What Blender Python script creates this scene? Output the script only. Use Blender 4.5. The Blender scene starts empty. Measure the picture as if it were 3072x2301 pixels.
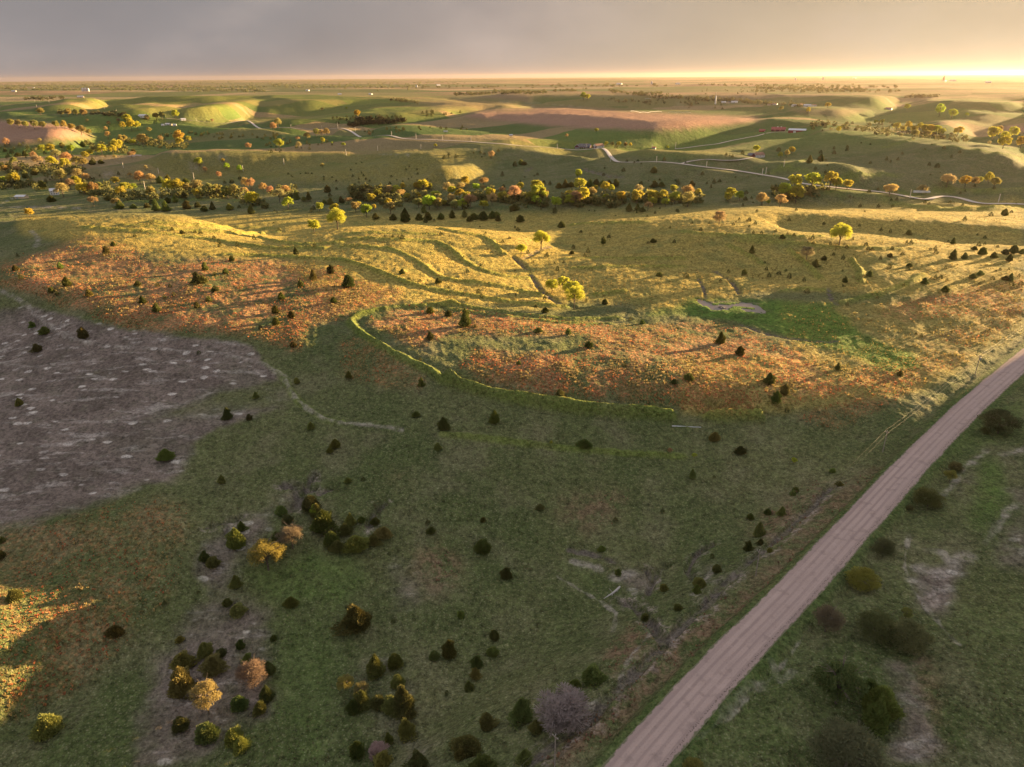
import bpy, bmesh, math, random
import numpy as np
from mathutils import Vector, Matrix

# ---------------------------------------------------------------- camera
CAM_H = 120.0
FPX = 2131.0                      # focal length in pixels of the 3072 wide picture
PITCH = math.radians(23.38)
ROLL = math.radians(0.39)
scene = bpy.context.scene
COL = scene.collection
_cP, _sP, _cR, _sR = math.cos(PITCH), math.sin(PITCH), math.cos(ROLL), math.sin(ROLL)
FWD = np.array([0.0, _cP, -_sP])
_r0 = np.array([1.0, 0.0, 0.0]); _u0 = np.array([0.0, _sP, _cP])
RIGHT = _cR * _r0 - _sR * _u0
UP = _sR * _r0 + _cR * _u0
cam_data = bpy.data.cameras.new('camera')
cam = bpy.data.objects.new('camera', cam_data); COL.objects.link(cam)
cam_data.sensor_width = 36.0; cam_data.lens = 36.0 * FPX / 3072.0
cam_data.clip_start = 1.0; cam_data.clip_end = 300000.0
cam.matrix_world = Matrix(((RIGHT[0], UP[0], -FWD[0], 0), (RIGHT[1], UP[1], -FWD[1], 0),
                           (RIGHT[2], UP[2], -FWD[2], CAM_H), (0, 0, 0, 1)))
scene.camera = cam

# ---------------------------------------------------------------- light
SUN_AZ = math.radians(57.0)       # clockwise from the view direction (+Y)
SUN_EL = math.radians(5.2)
SDIR = np.array([math.sin(SUN_AZ), math.cos(SUN_AZ)])      # towards the sun, on the ground
TANE = math.tan(SUN_EL)
sun_data = bpy.data.lights.new('sun', 'SUN'); sun_data.energy = 5.0
sun_data.angle = math.radians(0.55); sun_data.color = (1.0, 0.66, 0.30)
sun = bpy.data.objects.new('sun', sun_data); COL.objects.link(sun)
_sv = Vector((SDIR[0] * math.cos(SUN_EL), SDIR[1] * math.cos(SUN_EL), math.sin(SUN_EL)))
sun.rotation_euler = _sv.to_track_quat('Z', 'Y').to_euler()
sun.location = (400, 300, 300)

world = bpy.data.worlds.new('World'); scene.world = world
world.use_nodes = True
wn, wl = world.node_tree.nodes, world.node_tree.links
wn.clear()
def wm(op, a, b=None, c=None):
    n = wn.new('ShaderNodeMath'); n.operation = op
    for i, v in enumerate((a, b, c)):
        if v is None: continue
        if isinstance(v, (int, float)): n.inputs[i].default_value = v
        else: wl.new(v, n.inputs[i])
    return n.outputs[0]
def wmix(f, a, b):
    n = wn.new('ShaderNodeMix'); n.data_type = 'RGBA'
    if isinstance(f, (int, float)): n.inputs[0].default_value = f
    else: wl.new(f, n.inputs[0])
    for i, v in ((6, a), (7, b)):
        if isinstance(v, tuple): n.inputs[i].default_value = v + (1,)
        else: wl.new(v, n.inputs[i])
    return n.outputs[2]
def wstep(v, lo, hi):
    n = wn.new('ShaderNodeMapRange'); n.interpolation_type = 'SMOOTHSTEP'
    wl.new(v, n.inputs[0]); n.inputs[1].default_value = lo; n.inputs[2].default_value = hi
    return n.outputs[0]
sky = wn.new('ShaderNodeTexSky'); sky.sky_type = 'NISHITA'; sky.sun_disc = False
sky.sun_elevation = SUN_EL; sky.sun_rotation = SUN_AZ
sky.air_density = 1.6; sky.dust_density = 4.0
tc = wn.new('ShaderNodeTexCoord'); sep = wn.new('ShaderNodeSeparateXYZ')
wl.new(tc.outputs['Generated'], sep.inputs[0])
dx, dy, dz = sep.outputs
hl = wm('SQRT', wm('ADD', wm('MULTIPLY', dx, dx), wm('MULTIPLY', dy, dy)))
ca = wm('DIVIDE', wm('ADD', wm('MULTIPLY', dx, float(SDIR[0])), wm('MULTIPLY', dy, float(SDIR[1]))), wm('MAXIMUM', hl, 0.001))
nz = wn.new('ShaderNodeTexNoise'); nz.inputs['Scale'].default_value = 5.0; nz.inputs['Detail'].default_value = 5.0
mp = wn.new('ShaderNodeMapping'); mp.inputs['Scale'].default_value = (1.0, 1.0, 2.2)
wl.new(tc.outputs['Generated'], mp.inputs[0]); wl.new(mp.outputs[0], nz.inputs[0])
nf = wm('SUBTRACT', nz.outputs[0], 0.5)
can = wm('ADD', ca, wm('MULTIPLY', nf, 0.10))
# storm cloud deck: slate on the side away from the sun, tawny towards it
deck = wmix(wstep(can, 0.25, 0.62), (0.93, 0.90, 0.95), (1.25, 1.08, 1.04))
deck = wmix(wstep(can, 0.50, 0.90), deck, (1.75, 1.42, 1.02))
low = wmix(wstep(can, 0.10, 0.60), (1.20, 1.08, 1.06), (1.70, 1.42, 1.20))
low = wmix(wstep(can, 0.50, 0.82), low, (2.3, 1.9, 1.3))
low = wmix(wstep(can, 0.80, 0.95), low, (2.75, 2.5, 1.8))
hz = wm('POWER', 2.718, wm('MULTIPLY', wm('MAXIMUM', dz, 0.0), -15.0))
cl = wmix(hz, deck, low)
cl = wmix(wm('MULTIPLY', wstep(nz.outputs[0], 0.48, 0.75), 0.32), cl, (1.9, 1.55, 1.36))
# overhead, out of view, the sky is brightened to lift the shaded ground
cl = wmix(wstep(dz, 0.14, 0.6), cl, (2.6, 2.65, 2.75))
skyc = wmix(0.97, sky.outputs[0], cl)
km = wn.new('ShaderNodeVectorMath'); km.operation = 'SCALE'; wl.new(wm('ADD', 0.84, wm('MULTIPLY', nf, 0.34)), km.inputs['Scale']); wl.new(skyc, km.inputs[0]); skyc = km.outputs[0]
bg = wn.new('ShaderNodeBackground'); bg.inputs[1].default_value = 0.052
wl.new(skyc, bg.inputs[0])
wo = wn.new('ShaderNodeOutputWorld'); wl.new(bg.outputs[0], wo.inputs[0])
scene.view_settings.view_transform = 'Standard'; scene.view_settings.look = 'None'
scene.view_settings.gamma = 1.0; scene.view_settings.exposure = 2.75
scene.render.resolution_x = 1024; scene.render.resolution_y = 767
scene.cycles.max_bounces = 6; scene.cycles.transparent_max_bounces = 12
scene.cycles.volume_bounces = 1

# ================================================================ TERRAIN (numbers only)
FR = {'A': (0, 200, .36166), 'B': (800, 200, .36166), 'C': (1500, 200, .36166), 'D': (2272, 200, .36166),
      'E': (0, 650, .46293), 'F': (1024, 650, .46293), 'G': (2048, 650, .46293),
      'P': (0, 1250, .63445), 'Q': (1024, 1250, .63445), 'R': (2048, 1250, .63445), 'X': (0, 0, 1.0),
      'H': (600, 1400, .29385), 'W': (0, 0, 1.38879), 'K': (2060, 880, .13562)}
def Z(f, pts):
    ox, oy, s = FR[f]
    return [(ox + p[0] * s, oy + p[1] * s) + tuple(p[2:]) for p in pts]
def ray(px, py):
    px = np.asarray(px, float); py = np.asarray(py, float)
    d = FWD[:, None] * FPX + RIGHT[:, None] * (px - 1536.0) + UP[:, None] * (1150.5 - py)
    return d / np.linalg.norm(d, axis=0)
def plane_hit(px, py, h=0.0):
    d = ray(np.atleast_1d(px), np.atleast_1d(py)); t = (np.asarray(h) - CAM_H) / d[2]
    return d[0] * t, d[1] * t
def project(X, Y, H):
    dz = H - CAM_H
    w = FWD[1] * Y + FWD[2] * dz
    x = RIGHT[0] * X + RIGHT[1] * Y + RIGHT[2] * dz
    y = UP[0] * X + UP[1] * Y + UP[2] * dz
    w = np.where(w < 1.0, 1.0, w)
    return 1536.0 + FPX * x / w, 1150.5 - FPX * y / w
def _hash(ix, iy, seed):
    n = (ix.astype(np.int64) * 374761393 + iy.astype(np.int64) * 668265263 + seed * 982451653) & 0xffffffff
    n = ((n ^ (n >> 13)) * 1274126177) & 0xffffffff
    return ((n ^ (n >> 16)) & 0xffff) / 65535.0
def vnoise(x, y, seed=0):
    ix = np.floor(x); iy = np.floor(y); fx = x - ix; fy = y - iy
    fx = fx * fx * (3 - 2 * fx); fy = fy * fy * (3 - 2 * fy)
    a = _hash(ix, iy, seed); b = _hash(ix + 1, iy, seed); c = _hash(ix, iy + 1, seed); d = _hash(ix + 1, iy + 1, seed)
    return (a + (b - a) * fx) * (1 - fy) + (c + (d - c) * fx) * fy - 0.5
def fbm(x, y, sc, octv=4, seed=0, gain=0.5):
    o = 0; a = 1.0
    for k in range(octv):
        c, s = math.cos(k * 1.3 + seed), math.sin(k * 1.3 + seed)
        o = o + a * vnoise((x * c - y * s) / sc + 17.3 * k, (x * s + y * c) / sc - 9.1 * k, seed + k)
        a *= gain; sc *= 0.5
    return o
def sstep(v, lo, hi):
    t = np.clip((v - lo) / (hi - lo), 0, 1); return t * t * (3 - 2 * t)

# rasters of the picture plane used only to read traced outlines onto the ground
RW, RH, RS = 800, 600, 4.0
RX0, RY0 = -64, 0
_gx, _gy = np.meshgrid(RX0 + (np.arange(RW) + .5) * RS, RY0 + (np.arange(RH) + .5) * RS)
def fill(poly):
    m = np.zeros((RH, RW), bool); n = len(poly)
    xs = [p[0] for p in poly]; ys = [p[1] for p in poly]
    for i in range(n):
        x1, y1, x2, y2 = xs[i], ys[i], xs[(i + 1) % n], ys[(i + 1) % n]
        if y1 == y2: continue
        c = ((_gy > min(y1, y2)) & (_gy <= max(y1, y2)) & (_gx < (x2 - x1) * (_gy - y1) / (y2 - y1) + x1))
        m ^= c
    return m
def box1(a, r, ax):
    if r < 1: return a
    p = np.pad(a, [(r + 1, r) if k == ax else (0, 0) for k in range(2)], mode='edge')
    c = np.cumsum(p, axis=ax); n = a.shape[ax]
    sl = lambda s: tuple(slice(s, s + n) if k == ax else slice(None) for k in range(2))
    return (c[sl(2 * r + 1)] - c[sl(0)]) / (2 * r + 1)
def blur(a, rx, ry):
    for _ in range(2): a = box1(box1(a, rx, 1), ry, 0)
    return a
def look(r, px, py):
    fx = np.clip((px - RX0) / RS - .5, 0, RW - 1.001); fy = np.clip((py - RY0) / RS - .5, 0, RH - 1.001)
    ix = fx.astype(int); iy = fy.astype(int); fx = fx - ix; fy = fy - iy
    return ((r[iy, ix] * (1 - fx) + r[iy, ix + 1] * fx) * (1 - fy) + (r[iy + 1, ix] * (1 - fx) + r[iy + 1, ix + 1] * fx) * fy)

# ---- hand-set heights: (photo x, photo y, height)
CTRL = [(1900,2300,0),(2300,1850,0),(2600,1500,0),(3000,1120,1),(1700,2200,-2),(2050,1880,-1),(2350,1560,-1),(2650,1330,0),
 (2500,2200,-2),(2700,1900,-3),(3000,1900,0),(3000,1500,0),(2800,1600,-3),(3000,2250,1),(3060,1250,3),
 (1900,1600,2),(1600,1500,5),(1450,1750,4),(1450,2000,1),(1700,1500,4),(1300,1400,8),(1200,2200,-4),(1500,2200,-5),(1750,1750,0),
 (870,2200,-11),(880,1900,-10),(950,1720,-8),(930,1600,-6),(1090,1500,4),(860,1430,8),(700,1600,4),(575,1800,2),(600,2000,-3),(480,2200,0),(1150,1800,-1),(1120,1600,3),(1150,2000,-4),
 (300,1700,-3),(60,1700,-5),(100,2000,-8),(0,2300,-12),(300,2100,-8),(100,1300,0),(60,1500,-3),(300,1200,5),(60,1000,5),(500,1500,6),(450,1350,6),(700,1250,8),(600,1100,12),(830,1180,11),(1000,1150,10),
 (350,960,15),(150,880,15),(1000,1300,8),(1100,1010,13),(1400,1050,11),(1800,1050,8),(1500,1250,6),(2100,1200,4),(900,900,17),(600,850,20),(300,800,20),(60,790,16),
 (100,655,20),(250,645,23),(400,638,24),(560,645,22),(700,690,12),(800,715,9),(960,690,18),(1250,672,20),(1500,700,14),(1640,740,6),(1690,830,4),(1700,900,3),
 (1500,850,10),(1300,850,14),(1100,800,19),(850,790,18),(600,760,21),(300,740,21),(20,700,12),
 (2200,925,0),(2400,1000,0),(2600,1080,0),(2000,900,3),(1850,800,7),(2050,780,8),(2600,950,2),(2600,800,11),(2750,850,9),(3000,800,7),(3072,900,4),(2900,1000,1),(3072,760,7),(2600,720,14),(2300,800,7),(2350,730,14),
 (2050,665,14),(2272,645,17),(2500,650,16),(2800,665,14),(3072,690,11),(1800,680,7),(1750,740,5),
 (200,600,-6),(600,600,-7),(1000,630,-8),(1400,600,-9),(1650,640,-6),(1900,600,-6),(2250,580,-4),(2600,590,-3),(3000,610,-2),(50,560,-4),(400,570,-6),
 (600,455,12),(900,452,14),(1250,450,15),(900,520,3),(1300,520,6),(1450,520,8),(1700,520,0),(2000,530,3),(2400,540,6),(2700,540,8),(2900,600,0),
 (1600,430,16),(1840,440,17),(2000,460,17),(2200,470,18),(2300,480,16),(2400,400,28),(2550,430,24),(2700,440,30),(3000,480,24),(2500,510,18),(2750,480,18),
 (300,500,-4),(150,440,2),(60,400,18),(250,410,10),(500,420,0),(700,400,4),(250,350,14),(200,300,38),(460,325,34),(640,315,36),
 (1100,380,18),(1300,360,24),(1500,400,14),(1700,350,34),(2000,360,34),(2250,365,26),(1350,330,22),(1000,340,14),(2700,370,14),(3000,380,20),(2550,330,20),(2900,330,22)]
FREE = [(230,0,4),(300,80,5),(370,200,6),(420,330,7),(470,450,7),(560,560,8),(700,640,10),(520,250,10),(650,300,14),(800,600,8),(1300,900,16),(2000,1300,20),(100,-50,10),
        (300,-300,30),(-100,-200,-10),(-400,0,-20),(-400,200,-16),(-600,400,2),(-900,600,4),(700,800,8),(1000,1000,14),(250,-120,8),(500,0,20)]
cx, cy, ch = [], [], []
for a, b, c in CTRL:
    X, Y = plane_hit(a, b, c); cx.append(X[0]); cy.append(Y[0]); ch.append(c)
for a, b, c in FREE: cx.append(a); cy.append(b); ch.append(c)
cx, cy, ch = map(np.array, (cx, cy, ch))
def lp(X, Y):
    r = np.sqrt(X * X + (Y + 60.0) ** 2) + 20.0
    th = np.arctan2(X, Y + 60.0)
    return np.log(r) * 1.0, th * 1.0
ca_, cb_ = lp(cx, cy)
def kern(d2): return np.sqrt(d2 + 0.03 ** 2)
D2 = (ca_[:, None] - ca_) ** 2 + (cb_[:, None] - cb_) ** 2
N_ = len(ch); M_ = np.zeros((N_ + 1, N_ + 1)); M_[:N_, :N_] = -kern(D2) ; M_[:N_, :N_] -= np.eye(N_) * 0.004
M_[:N_, N_] = 1; M_[N_, :N_] = 1
W_ = np.linalg.solve(M_, np.append(ch, 0.0))
def base_h(X, Y):
    a, b = lp(X, Y); o = np.full(a.shape, W_[N_])
    for i in range(N_): o -= W_[i] * kern((a - ca_[i]) ** 2 + (b - cb_[i]) ** 2)
    return np.clip(o, -14, 62)

# sun-aligned grid
CELL = 6.0
A0, A1, B0, B1 = -780.0, 5700.0, -900.0, 5500.0
NA = int((A1 - A0) / CELL); NB = int((B1 - B0) / CELL)
PERP = np.array([-SDIR[1], SDIR[0]])
def coarse():
    k = 4
    a = A0 + np.arange(0, NA + k + 1, k) * CELL; b = B0 + np.arange(0, NB + k + 1, k) * CELL
    aa, bb = np.meshgrid(a, b, indexing='ij')
    X = aa * SDIR[0] + bb * PERP[0]; Y = aa * SDIR[1] + bb * PERP[1]
    hc = base_h(X, Y)
    ia = np.arange(NA) / k; ib = np.arange(NB) / k
    i0 = ia.astype(int); fa = (ia - i0)[:, None]; j0 = ib.astype(int); fb = (ib - j0)[None]
    h = (hc[i0][:, j0] * (1 - fa) + hc[i0 + 1][:, j0] * fa) * (1 - fb) + (hc[i0][:, j0 + 1] * (1 - fa) + hc[i0 + 1][:, j0 + 1] * fa) * fb
    return h
HG = coarse()
_a = A0 + np.arange(NA) * CELL; _b = B0 + np.arange(NB) * CELL
GA, GB = np.meshgrid(_a, _b, indexing='ij')
GX = GA * SDIR[0] + GB * PERP[0]; GY = GA * SDIR[1] + GB * PERP[1]
GR = np.sqrt(GX ** 2 + GY ** 2)
HG = HG + fbm(GX, GY, 320, 3, 5) * 7 * sstep(GR, 500, 1600) + fbm(GX, GY, 60, 3, 8) * 1.2

# ---- traced light and shade (clearance under the shadow surface in metres; negative = lit)
LIT = [  # polygons whose ground catches the sun
 Z('X', [(180,700),(250,648),(400,640),(560,645),(640,668),(760,705),(900,715),(960,688),(1250,674),(1500,700),(1590,730),(1640,800),(1600,760),(2100,810),(2300,850),(2500,860),(2580,790),(2600,740),(3072,740),(3072,960),(2850,1150),(2600,1150),(2300,1180),(2000,1180),(1600,1160),(1300,1120),(1100,1050),(820,1060),(600,1000),(300,960),(120,880),(20,860),(0,800),(200,740)]),
 Z('X', [(1600,690),(1760,662),(2050,655),(2272,650),(2600,662),(3072,698),(3072,655),(2800,640),(2500,626),(2272,612),(2050,640)]),
 Z('X', [(2048,685),(2300,700),(2400,700),(2600,700),(3072,745),(3072,800),(2600,730),(2400,725),(2048,715)]),
 Z('X', [(480,455),(700,448),(1130,455),(1480,440),(1500,450),(1300,462),(900,462),(480,475)]),
 Z('X', [(1260,470),(1390,466),(1400,480),(1300,482)]), Z('X', [(1300,500),(1420,485),(1450,520),(1400,528),(1300,520)]),
 Z('X', [(1150,375),(1250,372),(1500,400),(1720,425),(1700,435),(1400,430),(1150,400)]),
 Z('X', [(1830,445),(1900,442),(2250,465),(2300,480),(2180,480),(1900,470)]),
 Z('X', [(2320,480),(2480,480),(2700,515),(2650,525),(2450,500),(2320,490)]), Z('X', [(2330,505),(2560,520),(2700,545),(2640,560),(2450,555),(2330,520)]),
 Z('X', [(2420,375),(2600,395),(2800,415),(3072,440),(3072,500),(2900,460),(2700,430),(2550,420),(2420,392)]),
 Z('X', [(1380,345),(1500,322),(1700,325),(1890,337),(2270,355),(2270,370),(2000,390),(1800,360),(1600,345),(1440,352)]),
 Z('A', [(0,430),(480,470),(600,480),(800,590),(400,600),(350,550),(180,520),(0,490)]),
 Z('A', [(340,350),(560,250),(900,250),(860,310),(640,350)]), Z('A', [(920,330),(1200,300),(1550,320),(1350,370),(1200,400),(1030,380)]),
 Z('A', [(1430,370),(1800,290),(2100,260),(2212,280),(2000,350),(1700,365)]),
 Z('X', [(2272,655),(2300,618),(2300,655)]),
 Z('A', [(0,380),(500,410),(480,430),(0,410)]), Z('A', [(450,460),(740,490),(720,540),(600,500)]),
 Z('B', [(0,232),(700,240),(1300,255),(1800,305),(2212,320),(2212,330),(1500,320),(900,275),(300,295),(0,262)]), Z('B', [(900,330),(1500,325),(1900,320),(1600,370),(1100,415),(700,405)]), Z('B', [(0,440),(700,418),(700,440),(0,470)]),
 Z('C', [(0,150),(1200,160),(2212,215),(2212,240),(1500,240),(0,240)]),
 Z('D', [(300,330),(1000,343),(1000,362),(300,352)]), Z('D', [(0,415),(400,425),(900,485),(1250,560),(900,555),(400,500),(0,440)]), Z('D', [(400,535),(1300,580),(2212,690),(2212,810),(1700,730),(1300,630),(900,590),(400,560)]),
 Z('D', [(1700,365),(2212,380),(2212,400),(1700,382)]), Z('D', [(1300,440),(1700,440),(2000,490),(1500,500)]), Z('D', [(0,210),(900,225),(1300,270),(0,235)]), Z('D',[(1300,270),(2212,290),(2212,320),(1400,290)]),
 Z('A', [(0,195),(1200,225),(2212,215),(2212,245),(1300,255),(0,215)]),
 Z('X', [(2650,575),(2800,612),(3072,625),(3072,618),(2850,600),(2700,572)]),
]
SHADE = [(2.5, [(-64,262),(3136,262),(3136,620),(-64,620)]),
 (6.0, Z('X', [(-64,440),(300,480),(560,462),(800,470),(1130,468),(1250,490),(1480,540),(1500,460),(1800,475),(2300,520),(2700,560),(3072,600),(3072,615),(2900,610),(2700,600),(2500,618),(2272,606),(2050,632),(1760,655),(1590,695),(1500,690),(1250,664),(960,678),(870,712),(760,692),(640,660),(560,637),(400,632),(250,640),(60,650),(-64,655)])),
 (3.0, Z('E', [(-140,80),(180,80),(320,120),(560,120),(400,180),(200,240),(-140,300)])),
 (1.4, Z('X', [(1660,740),(1720,692),(2000,690),(2300,720),(2560,780),(2560,850),(2330,850),(2200,810),(1900,790)])),
 (1.6, Z('X', [(2350,655),(3072,700),(3072,735),(2800,722),(2550,705),(2350,685)])),
 (2.5, Z('X', [(-64,900),(150,930),(330,1000),(560,1040),(700,1070),(850,1110),(1000,1120),(1200,1190),(1500,1215),(1900,1250),(2300,1255),(2600,1260),(2760,1180),(3072,950),(3136,950),(3136,2400),(-64,2400)])),
 (5.0, Z('X', [(1100,1650),(2300,1450),(3136,1200),(3136,2400),(1000,2400)])),
 (2.5, Z('C', [(0,455),(550,510),(1400,545),(1400,640),(900,640),(0,560)])),
 (3.0, Z('D', [(0,600),(900,690),(1500,690),(2212,830),(2212,1000),(1100,950),(900,790),(0,740)])),
 (3.0, Z('A', [(880,250),(1250,250),(1500,290),(1100,310),(900,310)])), (3.0, Z('A', [(0,500),(340,560),(0,650)])),
 (2.5, Z('C', [(0,370),(900,400),(1200,460),(500,480),(0,420)])),
]
SOFT = Z('P', [(-100,560),(180,430),(600,420),(950,420),(900,760),(640,1050),(420,1250),(160,1400),(-100,1500)])
lit_r = np.zeros((RH, RW)); sh_r = np.zeros((RH, RW)); mg_r = np.zeros((RH, RW))
for p in LIT: lit_r[fill(p)] = 1
for m, p in SHADE:
    f = fill(p); sh_r[f] = 1; mg_r[f] = m
    if m != 2.5: lit_r[f & (lit_r > 0) & (m < 0)] = 0
sh_r[lit_r > 0] = 0
f = fill(SOFT); mg_r[f] = 0.8
for p in LIT: pass
# nothing is asked of ground near the road or outside the picture
def road_d(X, Y): return np.abs((X - Y) * 0.7071 + RC)
_rx, _ry = plane_hit(np.array([1945., 2878.]), np.array([2246., 1250.]), 0.0)
# road axis as a slightly bending line
RPX = [(1700,2555),(1905,2301),(1949,2246),(2141,2027),(2362,1800),(2495,1656),(2624,1516),(2702,1428),(2798,1330),(2878,1250),(2930,1201),(3020,1122),(3116,1043),(3260,935),(3440,810)]
RPW = np.array([[v[0] for v in plane_hit(a, b, 0.0)] for a, b in RPX])
def seg_dist(X, Y, P, lim=1e9):
    """distance to a polyline, position along it (0..1) and height along it"""
    P = np.asarray(P, float); shp = X.shape; X = X.ravel(); Y = Y.ravel()
    best = np.full(X.shape, 1e9); u = np.zeros(X.shape); sgn = np.zeros(X.shape)
    idx = np.nonzero((X > P[:, 0].min() - lim) & (X < P[:, 0].max() + lim) & (Y > P[:, 1].min() - lim) & (Y < P[:, 1].max() + lim))[0]
    if len(idx):
        XX = X[idx]; YY = Y[idx]; B = np.full(len(idx), 1e9); U = np.zeros(len(idx)); S = np.zeros(len(idx))
        for i in range(len(P) - 1):
            ax, ay = P[i]; bx, by = P[i + 1]
            m = np.nonzero((XX > min(ax, bx) - lim) & (XX < max(ax, bx) + lim) & (YY > min(ay, by) - lim) & (YY < max(ay, by) + lim))[0]
            if not len(m): continue
            x = XX[m]; y = YY[m]; L2 = (bx - ax) ** 2 + (by - ay) ** 2 + 1e-9
            t = np.clip(((x - ax) * (bx - ax) + (y - ay) * (by - ay)) / L2, 0, 1)
            d = np.hypot(x - ax - t * (bx - ax), y - ay - t * (by - ay))
            cr = (bx - ax) * (y - ay) - (by - ay) * (x - ax)
            k = d < B[m]; mk = m[k]
            B[mk] = d[k]; U[mk] = (i + t[k]) / (len(P) - 1); S[mk] = np.sign(cr[k])
        best[idx] = B; u[idx] = U; sgn[idx] = S
    best = best.reshape(shp); u = u.reshape(shp); sgn = sgn.reshape(shp)
    return best, u, sgn
ROADD_G, _, _ = seg_dist(GX, GY, RPW, 60)
FREEZE = sstep(ROADD_G, 8, 45)
HG = HG * sstep(ROADD_G, 6, 30)
HG = HG + 56 * np.exp(-((GA - 590) / np.where(GA < 590, 105, 170)) ** 2) * (1 - sstep(GB, 70, 158)) * sstep(GB, -700, -300)   # unseen ridge, added beyond the right edge to shade the foreground
def envelope(h):
    e = np.empty_like(h); cur = np.full(NB, -50.0); d = CELL * TANE
    for i in range(NA - 1, -1, -1):
        e[i] = cur
        cur = np.maximum(cur, h[i]) - d
    return e
INFR = None
JX = fbm(GX, GY, 90, 3, 71) * 26; JY = fbm(GX, GY, 90, 3, 72)
SN = fbm(GX, GY, 22, 3, 81) * 3.0 - .75
def relax(h, n=24):
    h0 = h.copy()
    for k in range(n):
        px, py = project(GX, GY, h); px = px + JX; py = py + JY * np.clip(6000 / (GR + 50), 2, 16)
        ins = (px > -40) & (px < 3110) & (py > 236) & (py < 2340) & (GY > 40)
        L = np.where(ins, look(lit_r, px, py), 0); S = np.where(ins, look(sh_r, px, py), 0); M = look(mg_r, px, py)
        e = envelope(h)
        up = np.minimum(np.clip(e + 0.15 - h, 0, 6), np.maximum(h0 + 8 - 4 * sstep(GR, 1000, 1800) - h, 0)) * (L > .6)
        M0 = M.copy(); M = np.maximum(M + np.where((M > .4) & (M < 1.3) & (GR < 330), SN, 0), -1.2)
        dn = np.clip(h - (e - M), 0, 6) * (S > .6) * (e > -40)
        SOFTG = (M0 > .55) & (M0 < 1.2) & (GR < 330)
        up2 = np.clip((e - np.where(SOFTG, M + .1, M * 1.35 + .8)) - h, 0, 5) * (S > .6) * (e > -30) * (e < 60)
        delta = (up * 0.9 - dn * 0.8 + up2 * .6 * ((GR > 480) | SOFTG)) * FREEZE
        r = 3 if k < 6 else (2 if k < 14 else 1)
        fr_ = sstep(GR, 900, 1500); delta = blur(delta, r, r) * (1 - fr_) + blur(delta, 4, 4) * fr_ * 1.15
        h = h + delta
        if k < n - 2: h = h * 0.9 + blur(h, 1, 1) * 0.1
        if k in (8, 12): h = h * (1 - .45 * fr_) + blur(h, 4, 4) * .45 * fr_
        h = np.clip(h, -24, 64 - 24 * sstep(GR, 1500, 3000))
    e = envelope(h); lit = h >= e - 0.05
    return h, lit, L, S

# ---------------------------------------------------------------- height of any point
def _w4(t): # Catmull-Rom weights
    return (-.5*t+t*t-.5*t**3, 1-2.5*t*t+1.5*t**3, .5*t+2*t*t-1.5*t**3, -.5*t*t+.5*t**3)
def grid_h(X, Y):
    a = (X * SDIR[0] + Y * SDIR[1] - A0) / CELL; b = (X * PERP[0] + Y * PERP[1] - B0) / CELL
    a = np.clip(a, 1, NA - 2.01); b = np.clip(b, 1, NB - 2.01)
    i = a.astype(int); j = b.astype(int); wa = _w4(a - i); wb = _w4(b - j); o = 0
    for p in range(4):
        row = 0
        for q in range(4): row = row + HG[i + p - 1, j + q - 1] * wb[q]
        o = o + row * wa[p]
    return o
def far_h(X, Y):
    r = np.hypot(X, Y)
    return 8 + fbm(X, Y, 1400, 4, 31) * 26 * (1 - sstep(r, 9000, 20000)) + fbm(X, Y, 5000, 3, 3) * 14
def smooth_h(X, Y):
    r = np.hypot(X, Y); w = 1 - sstep(r, 4200, 5300)
    w = w * (Y > -700) 
    return grid_h(X, Y) * w + far_h(X, Y) * (1 - w)
def shoot(px, py, hf=None):
    """where the line of sight through a photo point meets the ground"""
    d = ray(np.atleast_1d(px), np.atleast_1d(py)); n = d.shape[1]
    if n <= 400:
        ts = 80.0 * 1.007 ** np.arange(960); t = np.empty(n); prev = np.empty(n)
        for k in range(0, n, 100):
            dd = d[:, k:k + 100]; T = ts[None] * np.ones((dd.shape[1], 1))
            u = (CAM_H + dd[2][:, None] * T) < smooth_h((dd[0][:, None] * T).ravel(), (dd[1][:, None] * T).ravel()).reshape(T.shape)
            i = np.where(u.any(1), u.argmax(1), 959); t[k:k + 100] = ts[i]; prev[k:k + 100] = ts[np.maximum(i - 1, 0)]
    else:
        t = np.full(n, 80.0); prev = t.copy(); act = np.arange(n)
        for _ in range(900):
            tt = t[act]; u = CAM_H + d[2][act] * tt < smooth_h(d[0][act] * tt, d[1][act] * tt)
            act = act[~u]
            if not len(act): break
            prev[act] = t[act]; t[act] = t[act] * 1.007 + .2
    if hf is not None and hf is not smooth_h: prev = prev * .985; t = t * 1.012
    hf = hf or smooth_h
    lo, hi = prev, t
    for _ in range(12):
        m = (lo + hi) / 2; under = CAM_H + d[2] * m < hf(d[0] * m, d[1] * m)
        hi = np.where(under, m, hi); lo = np.where(under, lo, m)
    X, Y = d[0] * hi, d[1] * hi
    return X, Y, hf(X, Y)
def trace(pts, dense=1):
    if dense > 1:
        q = []
        for i in range(len(pts) - 1):
            for k in range(dense):
                t = k / dense; q.append((pts[i][0] * (1 - t) + pts[i + 1][0] * t, pts[i][1] * (1 - t) + pts[i + 1][1] * t))
        q.append(pts[-1]); pts = q
    X, Y, H = shoot(np.array([p[0] for p in pts], float), np.array([p[1] for p in pts], float))
    return np.stack([X, Y], 1)

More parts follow.
